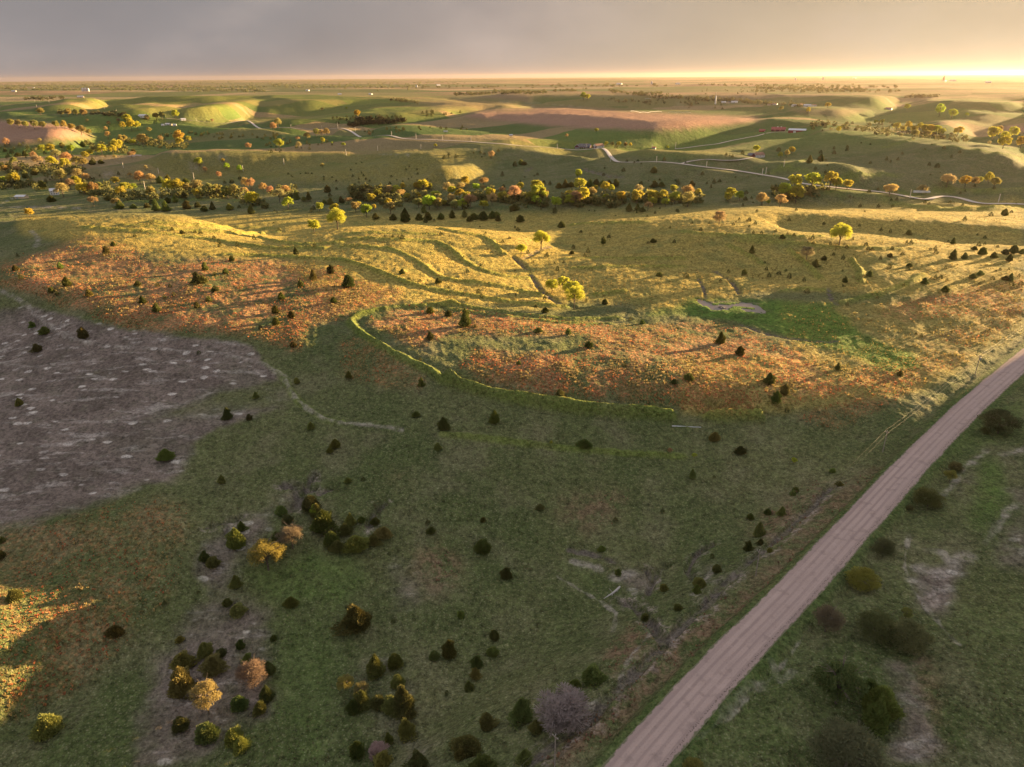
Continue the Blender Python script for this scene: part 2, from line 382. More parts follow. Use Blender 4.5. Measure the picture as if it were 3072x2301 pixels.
MIDROAD = Z('A', [(1380,420),(1600,448),(1800,470),(2000,478)]) + Z('B', [(0,477),(200,510),(460,530),(700,550),(900,562),(1100,585),(1250,603),(1500,612),(1750,625),(2000,642)]) + Z('C', [(130,648),(300,660),(500,680),(700,705),(950,742),(1300,783),(1500,800),(1750,836),(2000,872)]) + Z('D', [(0,893),(300,947),(520,978),(800,1018),(1100,1056),(1400,1087),(1700,1112),(2000,1130),(2300,1145)])
TRACK_PX = {'mid': (MIDROAD, 3.6), 'd1': (Z('C', [(1500,797),(1560,766),(1700,752),(1850,765),(1980,770),(2090,757)]), 2.4),
 'd2': (Z('C', [(1450,683),(1600,672),(1800,640),(2000,600),(2180,556)]) + Z('D', [(60,553),(150,542),(270,540)]), 2.6)}
for k in TRACK_PX:      # the land under the country roads keeps its gentle shape
    d_, _, _ = seg_dist(GX, GY, trace(TRACK_PX[k][0], 2), 260)
    FREEZE = FREEZE * (1 - .92 * np.exp(-(d_ / 75.0) ** 2))
HG, LITG, _L, _S = relax(HG)
HG = HG + fbm(GX, GY, 170, 3, 15) * 2.6 * sstep(GR, 900, 2000) + fbm(GX, GY, 80, 3, 25) * 1.8 * sstep(GR, 1000, 1800) + fbm(GX, GY, 45, 2, 16) * (1.05 * sstep(GR, 230, 330) + .5 * sstep(GR, 500, 1000))

# terrace banks (ridges a metre or so high) and cuts: (polyline, height, half width)
BANKS = [
 (Z('W', [(985,655),(930,659),(870,663),(810,669),(770,680),(757,692),(763,706),(790,725),(820,745),(860,768),(920,799),(980,825)]), 1.6, 1.9),
 (Z('W', [(970,820),(1050,847),(1130,865),(1250,880),(1400,893),(1450,898)]), 3.2, 2.0),
 (Z('W', [(1530,901),(1640,900)]), 3.4, 1.8),
 (Z('E', [(1450,246),(1700,252),(1900,262),(2212,283)]) + Z('F', [(120,310),(230,350),(330,390),(430,430),(560,462),(700,485),(850,508),(1000,530),(1150,552),(1300,572),(1450,582)]), 1.3, 2.2),
 (Z('F', [(0,195),(150,190),(300,202),(400,235),(480,280),(560,335),(640,385),(760,408),(900,430),(1050,455),(1200,488),(1340,515)]), 1.2, 2.2),
 (Z('F', [(0,150),(200,140),(350,148),(500,150),(620,160),(700,195),(750,235),(790,275),(860,320),(940,355),(1050,385),(1220,400)]), 1.2, 2.4),
 (Z('F', [(650,80),(800,110),(900,125),(980,160),(1020,200),(1045,235)]), 1.3, 2.4), (Z('F', [(30,108),(300,104),(600,112)]), .9, 2.4),
 (Z('F', [(560,555),(700,560),(850,580),(1000,605),(1150,628),(1300,648),(1500,662),(1800,655)]), 1.2, 2.0),
 (Z('F', [(700,590),(950,625),(1200,660),(1500,685),(1750,690)]), .8, 1.8),
 (Z('E', [(970,32),(1150,45),(1350,60),(1500,68),(1800,78)]), 1.2, 2.6), (Z('E', [(800,50),(1000,62),(1200,85),(1500,105),(1800,98)]), 1.3, 2.6),
 (Z('E', [(550,65),(800,85),(1100,110),(1350,145),(1600,185),(1800,205),(2100,205)]), 1.3, 2.6), (Z('E', [(1680,130),(1800,165),(1950,180),(2212,170)]), 1.3, 2.2),
 (Z('F', [(1450,270),(1700,265),(2000,272),(2212,270)]), .9, 2.4), (Z('F', [(1500,330),(1800,320),(2212,325)]), .8, 2.2), (Z('F', [(1650,500),(1750,490),(1830,480)]), 1.2, 2),
 (Z('G', [(0,95),(300,115),(600,125),(900,125)]), .8, 2.6), (Z('G', [(380,155),(700,165),(1000,190),(1400,205)]), .8, 2.6),
 (Z('G', [(690,215),(760,270),(830,330),(900,400)]), 1.6, 2.0), (Z('G', [(1100,275),(1150,350),(1160,420)]), 1.6, 2.0),
 (Z('G', [(1560,375),(1470,430),(1250,500),(1000,560)]), 1.0, 2.2), (Z('G', [(300,180),(420,240),(520,300)]), 1.4, 2), (Z('G', [(650,480),(800,465),(940,470)]), .9, 2),
 (Z('Q', [(480,80),(650,100),(850,125),(1100,150),(1400,175),(1614,185)]), .6, 1.3),
 (Z('E', [(230,640),(330,710),(430,780),(550,820),(700,840),(900,858),(1100,868),(1300,885),(1450,895),(1600,930),(1730,965),(1830,1030),(1880,1120),(1930,1190),(2000,1250),(2100,1310),(2212,1330)]), .7, 1.2),
 (Z('E', [(0,955),(200,985),(450,990),(700,1008),(1000,1012),(1250,1030),(1370,1050)]), .7, 1.4),
 (Z('D', [(0,900),(200,830),(700,870),(1200,900)]), 1.5, 4), (Z('D', [(1480,650),(1800,690),(2212,765)]), 2.5, 6),
 (Z('D', [(600,1090),(900,1105),(1200,1150),(1500,1180),(1900,1180),(2212,1160)]), 3.0, 6), (Z('D', [(200,830),(300,800),(400,770)]), 1.5, 4),
 (Z('D', [(1050,1050),(1400,1040),(1700,1020),(2212,1015)]), 2.0, 6), (Z('D', [(1030,680),(1300,600)]), 1.6, 4),
 (Z('C', [(600,1310),(900,1300),(1200,1290)]), 1.5, 4), (Z('A', [(1050,1125),(1300,1115),(1500,1105),(1990,1110)]), 2.0, 4),
 (Z('X', [(800,449),(1130,456),(1300,448),(1450,436)]), 2.0, 6),
]
CUTS = [
 (Z('H', [(1170,65),(1130,90),(1100,125),(1085,170),(1060,185),(950,190),(880,185),(820,165)]), -2.6, 1.1), (Z('H', [(1215,125),(1150,130),(1100,140)]), -1.2, .7),
 (Z('H', [(1150,210),(1050,215),(1000,260),(1030,330),(960,400),(900,430)]), -2.8, 1.5), (Z('H', [(1350,200),(1290,225),(1210,270)]), -1.2, .9),
 (Z('H', [(1860,360),(1810,400),(1790,450),(1750,520),(1720,600)]), -2.8, 1.2), (Z('H', [(430,505),(370,545),(260,555),(180,580),(80,620)]), -2.0, .8), (Z('H', [(270,620),(275,700),(310,760)]), -1.0, .7),
 (Z('R', [(700,330),(620,420),(520,510),(400,620),(300,700),(180,810),(80,920),(0,990)]) + Z('Q', [(1500,1110),(1400,1190),(1300,1290),(1230,1360),(1150,1450),(1020,1530),(900,1640)]), -1.5, 1.4),
 (Z('Q', [(1320,870),(1400,910),(1470,980),(1500,1040),(1540,1080)]), -1.8, 1.2), (Z('Q', [(1440,720),(1480,770),(1430,860)]), -1.8, .9), (Z('Q', [(1560,700),(1500,720),(1480,770)]), -1.6, .9),
 (Z('R', [(140,600),(60,660),(30,720),(60,780)]), -1.7, .9), (Z('Q', [(1290,690),(1180,640),(1080,620)]), -.8, 1.0),
 (Z('F', [(1120,265),(1160,300),(1200,330)]), -2.0, 2), (Z('F', [(1230,380),(1270,440),(1300,490),(1420,570)]), -1.3, 1.8), (Z('F', [(1180,270),(1300,205),(1350,190)]), -1.0, 2),
 (Z('G', [(200,350),(300,410),(360,465),(370,500)]), -1.6, 1.5), (Z('G', [(100,400),(140,470),(150,530)]), -.8, 1.0), (Z('G', [(950,460),(960,520),(1000,570)]), -1.0, 1.4),
 (Z('G', [(370,690),(500,750),(640,785),(800,800),(1000,810)]), -.8, 1.0), (Z('G', [(100,530),(180,560),(330,545),(480,560)]), -.5, 1.5),
 (Z('C', [(220,860),(260,830),(290,830)]), -3, 4), (Z('C', [(700,850),(900,900),(1000,915)]), -2, 5),
]
BANKS = [(trace(p, 3), h, w) for p, h, w in BANKS]
CUTS = [(trace(p, 3), h, w) for p, h, w in CUTS]
TRACKS = {k: (trace(v[0], 3), v[1]) for k, v in TRACK_PX.items()}
ROADZ = lambda X, Y: 0.0 * X
def fine_h(X, Y):
    h = smooth_h(X, Y); r = np.hypot(X, Y)
    j = 1 + 0.35 * fbm(X, Y, 14, 2, 77)
    wob = fbm(X, Y, 7, 2, 41) * 1.6
    for P, hh, w in BANKS:
        w = w * .8
        d, _, s = seg_dist(X, Y, P, 30)
        m = d < 28
        if m.any():
            dd = np.abs(d[m] * s[m] + wob[m] * .5)
            h[m] += hh * j[m] * np.exp(-(dd / w) ** 2) * 1.05 - hh * .3 * np.exp(-((dd - 2.6 * w) / w) ** 2)
    for P, hh, w in CUTS:
        d, u, s = seg_dist(X, Y, P, 16)
        m = d < 14
        if m.any():
            dd = np.abs(d[m] * s[m] + wob[m] * .9)
            h[m] += hh * j[m] * (1 - sstep(dd, w * .5, w * 1.5)) * np.clip(4 * (1 - u[m]) + .3, 0, 1)
    # tussocks and hummocks
    amp = 1 - sstep(r, 1500, 4000)
    h = h + fbm(X, Y, 26, 2, 12) * .9 * (1 - sstep(r, 2500, 5000)) + fbm(X, Y, 6.5, 2, 19) * .55 * amp + (fbm(X, Y, 1.7, 2, 23) * .42) * (1 - sstep(r, 500, 1500))
    return h
def near_road(X, Y, h):
    d, u, s = seg_dist(X, Y, RPW, 40)
    k = 1 - sstep(d, 5.3, 9.0)
    ditch = -.9 * np.exp(-((d - 9.5) / 2.2) ** 2)
    h = np.where(d < 39, h + ditch, h)
    return h * (1 - k) + (-.12) * k, d
TZ = {}
def tz_prof(k):
    if k not in TZ:
        P, w = TRACKS[k]; P2 = np.repeat(P, 1, axis=0); z = smooth_h(P[:, 0], P[:, 1])
        kk = 3; z = np.convolve(np.pad(z, kk, mode='edge'), np.ones(2 * kk + 1) / (2 * kk + 1), 'valid'); TZ[k] = z
    return TZ[k]
def track_z(k, X, Y):
    P, w = TRACKS[k]; z = tz_prof(k); d, u, _ = seg_dist(X, Y, P, 90); return np.interp(u * (len(P) - 1), np.arange(len(P)), z), d
def track_flat(X, Y, h):
    for k, (P, w) in TRACKS.items():
        if k in ('d3', 'd1'): continue
        zt, d = track_z(k, X, Y); f = 1 - sstep(d, w + 13, w + 48)
        h = h * (1 - f) + (zt - .5) * f
    return h
def pond_flat(X, Y, h, px, py):
    near = (Y > 200) & (Y < 600) & (X > 60) & (X < 320)
    zone = np.where(near, look(PZONE, px, py), 0); ins = np.where(near, look(PIN, px, py), 0)
    k = sstep(zone, .2, .8); h = h * (1 - k) + (PZ + .22 + fbm(X, Y, 3, 2, 5) * .25) * k; k = sstep(ins, .25, .7)
    return h * (1 - k) + (PZ - .5) * k
POND = [Z('K', [(180,120),(240,120),(330,170),(430,210),(520,250),(600,290),(700,275),(850,268),(1000,262),(1100,235),(1200,215),(1300,225),(1400,240),(1560,240),(1620,280),(1660,340),(1700,380),(1800,420),(1760,437),(1600,437),(1400,420),(1250,395),(1180,360),(1220,345),(1350,378),(1480,375),(1545,340),(1480,300),(1350,278),(1200,290),(1000,300),(920,320),(930,385),(850,390),(700,395),(600,385),(520,365),(490,310),(360,300),(310,250),(240,180)]),
        Z('A', [(1040,742),(1120,727),(1180,730),(1232,741),(1200,749),(1120,745)])]

# ---------------------------------------------------------------- ground cover read from the photo
CLS = {k: np.zeros((RH, RW)) for k in ('red', 'bare', 'wet', 'tan', 'field', 'dark', 'dryred')}
def paint(k, pts, v=1.0): CLS[k][fill(pts)] = v
paint('tan', [(60,650),(1600,640),(3072,600),(3072,900),(2300,870),(2000,930),(1500,880),(1000,930),(850,790),(300,740),(60,700)], .75)
paint('tan', Z('E', [(400,0),(2212,0),(2212,340),(1500,270),(900,240),(500,200)]), .8); paint('tan', Z('F', [(0,50),(1260,60),(1500,500),(1400,600),(600,560),(380,480),(0,300)]), .85)
paint('tan', Z('G', [(600,560),(2212,540),(2212,760),(1500,1150),(900,1250),(0,1300),(0,900),(700,900)]), .5)
paint('tan', Z('B', [(0,690),(1500,690),(1900,760),(1800,960),(1200,980),(0,950)]), .35); paint('tan', Z('A', [(1200,740),(2212,690),(2212,950),(1000,950)]), .3)
paint('tan', Z('A', [(340,350),(560,250),(1200,225),(2212,225),(2212,310),(1500,380),(1030,390)]), .8); paint('tan', Z('B', [(0,225),(1600,240),(2212,320),(1500,420),(0,470)]), .55)
paint('tan', Z('C', [(0,560),(600,620),(1000,660),(1900,715),(1900,740),(900,700),(0,650)]), .5)
paint('red', Z('E', [(0,290),(200,250),(400,170),(560,130),(760,150),(900,210),(930,280),(1500,280),(2212,330),(2260,500),(2260,640),(2000,700),(1950,880),(1800,820),(1500,760),(1200,740),(900,740),(620,660),(540,580),(400,580),(200,500),(0,440)]), .95)
paint('red', Z('F', [(-10,400),(150,420),(380,480),(380,540),(100,600),(-10,640)]), 1); paint('red', Z('F', [(150,690),(300,620),(580,590),(800,600),(950,625),(1300,665),(1700,700),(1700,760),(1200,760),(800,760),(550,800),(500,850),(350,780)]), .95)
paint('red', Z('F', [(750,960),(900,860),(1100,900),(1400,870),(1600,920),(1750,1100),(1700,1180),(1300,1130),(900,1080)]), .95)
paint('red', Z('F', [(1700,720),(2212,700),(2212,1220),(1800,1180),(1700,1000),(1500,850)]), .75); paint('red', Z('F', [(0,780),(200,830),(480,1000),(500,1120),(200,1080),(0,1020)]), .5)
paint('red', Z('G', [(0,950),(350,1040),(500,1150),(450,1280),(0,1240)]), .9); paint('red', Z('G', [(0,650),(250,700),(700,850),(1000,1000),(1500,1040),(1400,1100),(1100,1120),(800,1200),(600,1230),(500,1080),(0,920)]), .75)
paint('red', Z('G', [(1250,620),(1500,540),(1800,480),(2212,380),(2212,640),(1700,640),(1400,680)]), .75); paint('red', Z('G', [(1000,1000),(1500,1040),(1800,980),(1900,900),(2212,640),(1500,760),(1600,900)]), .35); paint('red', Z('G', [(700,1300),(1200,1120),(1600,1040),(1300,1250),(1000,1380)]), .4)
paint('red', Z('P', [(-60,560),(180,430),(600,420),(900,440),(860,760),(640,1050),(420,1250),(160,1400),(-60,1500)]), .3); paint('red', Z('P', [(-60,860),(250,820),(500,870),(560,960),(300,1040),(-60,1100)]), .45); paint('red', Z('P', [(600,420),(820,400),(830,470),(620,470)]), .5); paint('red', Z('P', [(-60,1250),(120,1280),(60,1380),(-60,1380)]), .5)
paint('dryred', Z('Q', [(340,600),(520,640),(570,720),(480,850),(360,780)]), .7); paint('dryred', Z('Q', [(1030,400),(1340,340),(1360,420),(1200,560),(1060,500)]), .55); paint('dryred', Z('Q', [(200,270),(320,270),(300,340)]), .5)
paint('dryred', Z('Q', [(1250,1150),(1400,975),(1500,1040),(1380,1140),(1270,1230)]), 1.0); paint('dryred', Z('R', [(330,520),(480,400),(640,300),(680,330),(560,470),(430,600),(340,570)]), .8)
paint('dryred', Z('R', [(930,225),(860,240),(640,440),(430,690),(240,860),(0,1010),(-700,1657),(-560,1657),(0,1210),(380,850),(640,590),(860,360)]), .75)
paint('dryred', Z('R', [(1000,1130),(1200,1130),(1190,1600),(1130,1580)]), .5); paint('dryred', Z('P', [(200,520),(460,520),(400,600),(250,610)]), .3)
paint('bare', Z('E', [(-140,600),(200,590),(300,600),(560,680),(900,745),(1300,790),(1600,820),(1700,870),(1720,950),(1850,1020),(1950,1200),(1700,1290),(1450,1340),(1300,1404),(-140,1404)]), 1)
paint('bare', Z('P', [(-100,-10),(1120,-10),(1000,70),(880,200),(850,290),(640,330),(420,440),(180,500),(-100,540)]), 1); CLS['bare'][fill(Z('E', [(1400,1140),(1860,1030),(1950,1200),(1500,1280),(900,1310)]))] = .35
paint('bare', Z('P', [(1290,400),(1180,500),(1050,540),(930,640),(915,780),(980,830),(1150,820),(1090,700),(1200,640),(1330,560)]), .8)
paint('bare', Z('P', [(860,1000),(920,860),(1180,860),(1310,930),(1300,1200),(1290,1450),(1150,1500),(1000,1640),(560,1700),(600,1400),(700,1260),(760,1150)]), .75)
paint('bare', Z('Q', [(160,640),(330,650),(340,780),(420,880),(300,950),(180,930),(210,800)]), .5); paint('bare', Z('Q', [(0,1200),(330,1100),(360,1300),(340,1500),(560,1657),(380,1657),(200,1500),(0,1350)]), .4)
paint('bare', Z('H', [(820,165),(1080,150),(1150,210),(1050,330),(1020,430),(900,440),(880,340),(960,260),(880,220)]), .9)
paint('bare', Z('R', [(1060,760),(1120,700),(1200,730),(1360,640),(1350,720),(1300,850),(1260,980),(1200,940)]), .9); paint('bare', Z('R', [(860,1150),(1180,1150),(1080,1200),(1150,1400),(1200,1600),(920,1657),(1000,1400),(980,1260)]), .7)
paint('bare', Z('R', [(1430,600),(1520,450),(1500,360),(1620,300),(1700,760),(1440,740)]), .55); paint('bare', Z('R', [(1440,160),(1330,230),(1260,320),(1180,410),(1210,400),(1290,340),(1350,250),(1440,185)]), 1)
paint('bare', Z('R', [(1620,140),(1500,170),(1520,190),(1640,180)]), .8); paint('bare', Z('R', [(1140,520),(1280,490),(1290,520),(1180,570)]), .6)
paint('bare', Z('Q', [(1270,760),(1390,735),(1480,770),(1470,810),(1430,830),(1330,800)]), 1); paint('bare', Z('Q', [(1080,675),(1220,720),(1210,740),(1090,700)]), .9); paint('bare', Z('R', [(60,700),(120,640),(240,650),(250,720),(110,800),(60,850),(20,820)]), .6)
paint('bare', Z('X', [(-10,622),(130,618),(240,624),(120,630),(-10,632)]), .9); paint('bare', Z('A', [(1240,1205),(2212,1150),(2212,1180),(1500,1220)]), .35)
paint('wet', Z('G', [(0,520),(350,530),(700,550),(950,560),(1100,640),(1200,760),(1500,880),(1500,980),(1300,1000),(1000,870),(700,790),(400,700),(0,620)]), .9); paint('wet', Z('F', [(1900,640),(2212,520),(2212,640),(2000,650)]), .6)
paint('wet', Z('P', [(1090,720),(1300,690),(1480,600),(1700,640),(1800,800),(1640,930),(1310,900),(1190,850)]), 0.50); paint('wet', Z('P', [(1310,880),(1640,900),(1640,1250),(1560,1657),(1240,1657),(1300,1300)]), 0.37)
paint('wet', Z('Q', [(1000,700),(1060,670),(1180,740),(1290,800),(1330,900),(1480,1020),(1400,1000),(1230,850)]), 0.56); paint('wet', Z('R', [(1380,200),(1500,190),(1540,380),(1400,560),(1320,520),(1340,400)]), 0.62); paint('wet', Z('R', [(1300,860),(1700,760),(1700,1100),(1400,1100),(1330,1000)]), 0.31)
paint('wet', Z('R', [(380,830),(240,1000),(0,1200),(0,1230),(300,970),(440,800)]), .6); paint('wet', Z('R', [(1340,0),(1614,-100),(1640,100),(1450,130),(1000,420),(900,560),(840,610)]), .4)
paint('wet', Z('Q', [(1330,1300),(1600,1090),(1614,1110),(1300,1380),(1100,1560),(1050,1560)]), 0.37); paint('wet', Z('R', [(560,900),(420,1080),(0,1550),(0,1657),(560,1657),(600,1100)]), 0.31)
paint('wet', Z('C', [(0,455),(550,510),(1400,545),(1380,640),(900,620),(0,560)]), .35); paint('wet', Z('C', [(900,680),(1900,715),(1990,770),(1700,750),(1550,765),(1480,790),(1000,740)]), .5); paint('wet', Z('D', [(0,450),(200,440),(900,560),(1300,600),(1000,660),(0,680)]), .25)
paint('wet', Z('B', [(1140,430),(1300,430),(1500,500),(1200,470)]), .4); paint('wet', Z('B', [(860,500),(1400,510),(1700,590),(1250,590)]), .5); paint('wet', Z('D', [(0,750),(500,770),(1200,880),(700,860),(100,860)]), .35)
paint('field', [(1360,350),(1500,322),(1700,320),(1890,333),(2272,350),(2290,362),(2200,375),(2020,392),(1870,390),(1720,385),(1600,375),(1430,357)], 1)
paint('field', Z('A', [(-160,425),(480,470),(600,490),(800,590),(400,615),(140,645),(-160,660)]), 1); paint('field', Z('D', [(1980,500),(2100,485),(2400,485),(2400,570),(2150,555)]), 1)
paint('field', Z('B', [(900,240),(1600,255),(2212,325),(2212,362),(1600,360),(1100,410),(1400,330)]), .5); paint('field', Z('C', [(0,130),(2212,150),(2212,240),(1400,250),(0,240)]), .75); paint('field', Z('D', [(0,210),(1200,250),(1200,235),(0,195)]), .5)
paint('field', Z('D', [(250,340),(1000,350),(700,420),(300,380)]), .6); paint('field', Z('B', [(600,180),(2212,160),(2212,300),(1500,240),(700,230)]), .7); paint('field', Z('A', [(0,170),(2212,180),(2212,195),(0,195)]), .6)
_lo = sstep(_gy, 1200, 1500)
PIN = np.zeros((RH, RW)); PIN[fill(POND[0])] = 1; PIN = blur(PIN, 1, 0)
PZONE = np.zeros((RH, RW)); PZONE[fill(Z('K', [(60,60),(700,150),(1300,150),(1800,240),(2000,460),(1500,520),(600,480),(350,400),(100,250)]))] = 1; PZONE = blur(PZONE, 4, 2)
PZ = float(np.median(shoot([2165., 2240., 2120.], [925., 915., 905.])[2]))
for k in CLS: CLS[k] = blur(CLS[k], 3, 1 if k in ('field',) else 2) * (1 - _lo) + blur(CLS[k], 8, 6) * _lo
TRAILS = [(trace(Z('E', pts), 3), w) for pts, w in [
  ([(-60,470),(0,480),(100,530),(190,580),(230,640),(330,710),(430,780),(550,820),(700,840),(900,858),(1100,868),(1300,885),(1450,895),(1600,930),(1730,965),(1830,1030),(1880,1120),(1930,1190),(2000,1250),(2100,1310),(2212,1335),(2400,1350),(2600,1372)], .8),
  ([(200,90),(240,130),(250,160),(230,200)], 1.2), ([(-60,950),(0,955),(200,985),(450,990)], .7), ([(640,1340),(900,1290),(1150,1220),(1400,1130)], .7)]]
TRAILS += [(trace(Z('R', pts), 3), w) for pts, w in [([(1070,560),(1052,640),(1050,720),(1090,820),(1150,900),(1220,1000),(1300,1080)], .35), ([(1440,160),(1330,240),(1270,330),(1190,400)], .7), ([(600,1000),(450,1200),(200,1420),(0,1600)], .25)]]
TRAILS += [(trace(Z('Q', pts), 3), w) for pts, w in [([(1010,745),(1120,810),(1230,870),(1300,930),(1290,1010)], .3), ([(1400,970),(1460,1040),(1370,1130),(1300,1290),(1190,1360)], .4), ([(970,1440),(1090,1400),(1180,1360)], .5)]]
TRAILS += [(trace(Z(f_, pts), 3), w) for f_, pts, w in [('Q', [(1290,762),(1340,748),(1395,742)], 1.3), ('Q', [(1395,835),(1440,825),(1475,785)], 1.2), ('Q', [(1090,680),(1150,695),(1220,722)], .9), ('R', [(1070,770),(1130,800),(1190,880)], 1.2), ('R', [(1110,720),(1230,740),(1350,660)], 1.5), ('R', [(1160,640),(1230,650),(1250,690)], 1.0), ('R', [(1510,180),(1570,165),(1640,150)], .9), ('R', [(1430,600),(1470,540),(1560,420)], .8), ('R', [(60,850),(110,770),(140,720)], .9), ('R', [(200,1400),(290,1300),(380,1250)], .8), ('R', [(410,1160),(470,1240),(520,1200)], .7)]]
TRAILS += [(trace(Z('A', pts), 3), w) for pts, w in [([(760,850),(820,835),(900,815),(1000,790)], 1.5), ([(0,1170),(200,1163),(450,1168),(650,1175)], 2.2), ([(0,1150),(60,1110),(130,1075)], 1.2), ([(860,900),(1400,870),(1750,815),(2212,790)], .9), ([(1700,720),(1750,740),(2100,770)], .9)]]
TRAILS += [(trace(Z('C', pts), 3), w) for pts, w in [([(1240,300),(1700,310)], 2)]] + [(trace(Z('B', [(920,720),(1200,735),(1400,730)]), 2), 1.2), (trace(Z('B', [(1000,262),(1300,268),(1550,293),(1800,316),(2212,322)]), 2), 6), (trace(Z('C', [(0,290),(330,302),(700,335)]), 2), 5)]

# ---------------------------------------------------------------- ground mesh: rings round the camera's foot point
def ground_mesh():
    th = [-180.0]
    while th[-1] < -44.0: th.append(th[-1] + 2.0)
    th[-1] = -44.0
    n = 900
    th += list(-44.0 + 88.0 * np.arange(1, n + 1) / n)
    t = 46.0
    while t < 179.0: th.append(t); t += 2.0
    th = np.radians(np.array(th)); nt = len(th)
    r = [30.0]
    while r[-1] < 62000.0:
        q = r[-1]; r.append(q + min((CAM_H ** 2 + q * q) / (CAM_H * 640.0), .014 * q + .2))
    r = np.array(r); nr = len(r)
    R, T = np.meshgrid(r, th, indexing='ij')
    X = (R * np.sin(T)).ravel(); Y = (R * np.cos(T)).ravel()
    h = fine_h(X, Y); h, rd = near_road(X, Y, h); h = track_flat(X, Y, h)
    px, py = project(X, Y, h); h = pond_flat(X, Y, h, px, py); px, py = project(X, Y, h)
    jx = fbm(X, Y, 30, 3, 51) * 16 + fbm(X, Y, 5, 2, 52) * 5; jy = fbm(X, Y, 30, 3, 61) * 6 + fbm(X, Y, 5, 2, 62) * 4
    fade = np.clip(500 / (R.ravel() + 100), .05, 1.4)
    qx = px + jx * fade * 2; qy = py + jy * fade * 1.6
    infront = Y > 20
    C = {k: np.where(infront, look(v, qx, qy), 0) for k, v in CLS.items()}
    inside = (px > -60) & (px < 3130) & (py < 2400) & infront
    rr = R.ravel()
    C['field'] = np.where(rr > 4500, np.maximum(C['field'] * (1 - sstep(rr, 4500, 6000)), 0), C['field'])
    tr = np.zeros(len(X))
    for P, w in TRAILS:
        d, _, _ = seg_dist(X, Y, P, 25); w = w + rr * .0004
        tr = np.maximum(tr, 1 - sstep(d + fbm(X, Y, 3, 2, 9) * 1.2, w * .5, w * 1.7))
    cut = np.zeros(len(X)); rim = np.zeros(len(X))
    for P, hh, w in CUTS:
        d, _, _ = seg_dist(X, Y, P, 12); cut = np.maximum(cut, 1 - sstep(d + fbm(X, Y, 4, 2, 88) * .8, w * .5, w * 1.4))
    for P, hh, w in CUTS:
        if hh > -1.4 or P[:, 1].max() > 330: continue
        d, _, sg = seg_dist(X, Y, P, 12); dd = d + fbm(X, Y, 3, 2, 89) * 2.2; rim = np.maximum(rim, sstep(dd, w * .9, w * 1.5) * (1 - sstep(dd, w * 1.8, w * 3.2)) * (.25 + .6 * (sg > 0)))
    bank = np.zeros(len(X))
    for P, hh, w in BANKS:
        d, _, _ = seg_dist(X, Y, P, 12); bank = np.maximum(bank, 1 - sstep(d, w * .7, w * 1.9))
    verge = (1 - sstep(rd, 6.0, 8.5))
    me = bpy.data.meshes.new('ground')
    nv = len(X)
    co = np.stack([X, Y, h], 1).astype(np.float32)
    i = np.arange(nr - 1)[:, None]; j = np.arange(nt)[None]
    j2 = (j + 1) % nt
    F = np.stack([i * nt + j, i * nt + j2, (i + 1) * nt + j2, (i + 1) * nt + j], -1).reshape(-1, 4)
    F = F[:, ::-1]
    me.vertices.add(nv); me.vertices.foreach_set('co', co.ravel())
    me.loops.add(F.size); me.loops.foreach_set('vertex_index', F.ravel().astype(np.int32))
    me.polygons.add(len(F)); me.polygons.foreach_set('loop_start', (np.arange(len(F)) * 4).astype(np.int32))
    me.polygons.foreach_set('use_smooth', np.ones(len(F), bool))
    me.update()
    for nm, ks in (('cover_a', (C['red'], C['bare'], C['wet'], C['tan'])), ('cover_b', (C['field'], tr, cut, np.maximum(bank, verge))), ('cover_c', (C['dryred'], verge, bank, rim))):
        at = me.attributes.new(nm, 'FLOAT_COLOR', 'POINT')
        at.data.foreach_set('color', np.stack(ks, 1).astype(np.float32).ravel())
    return me

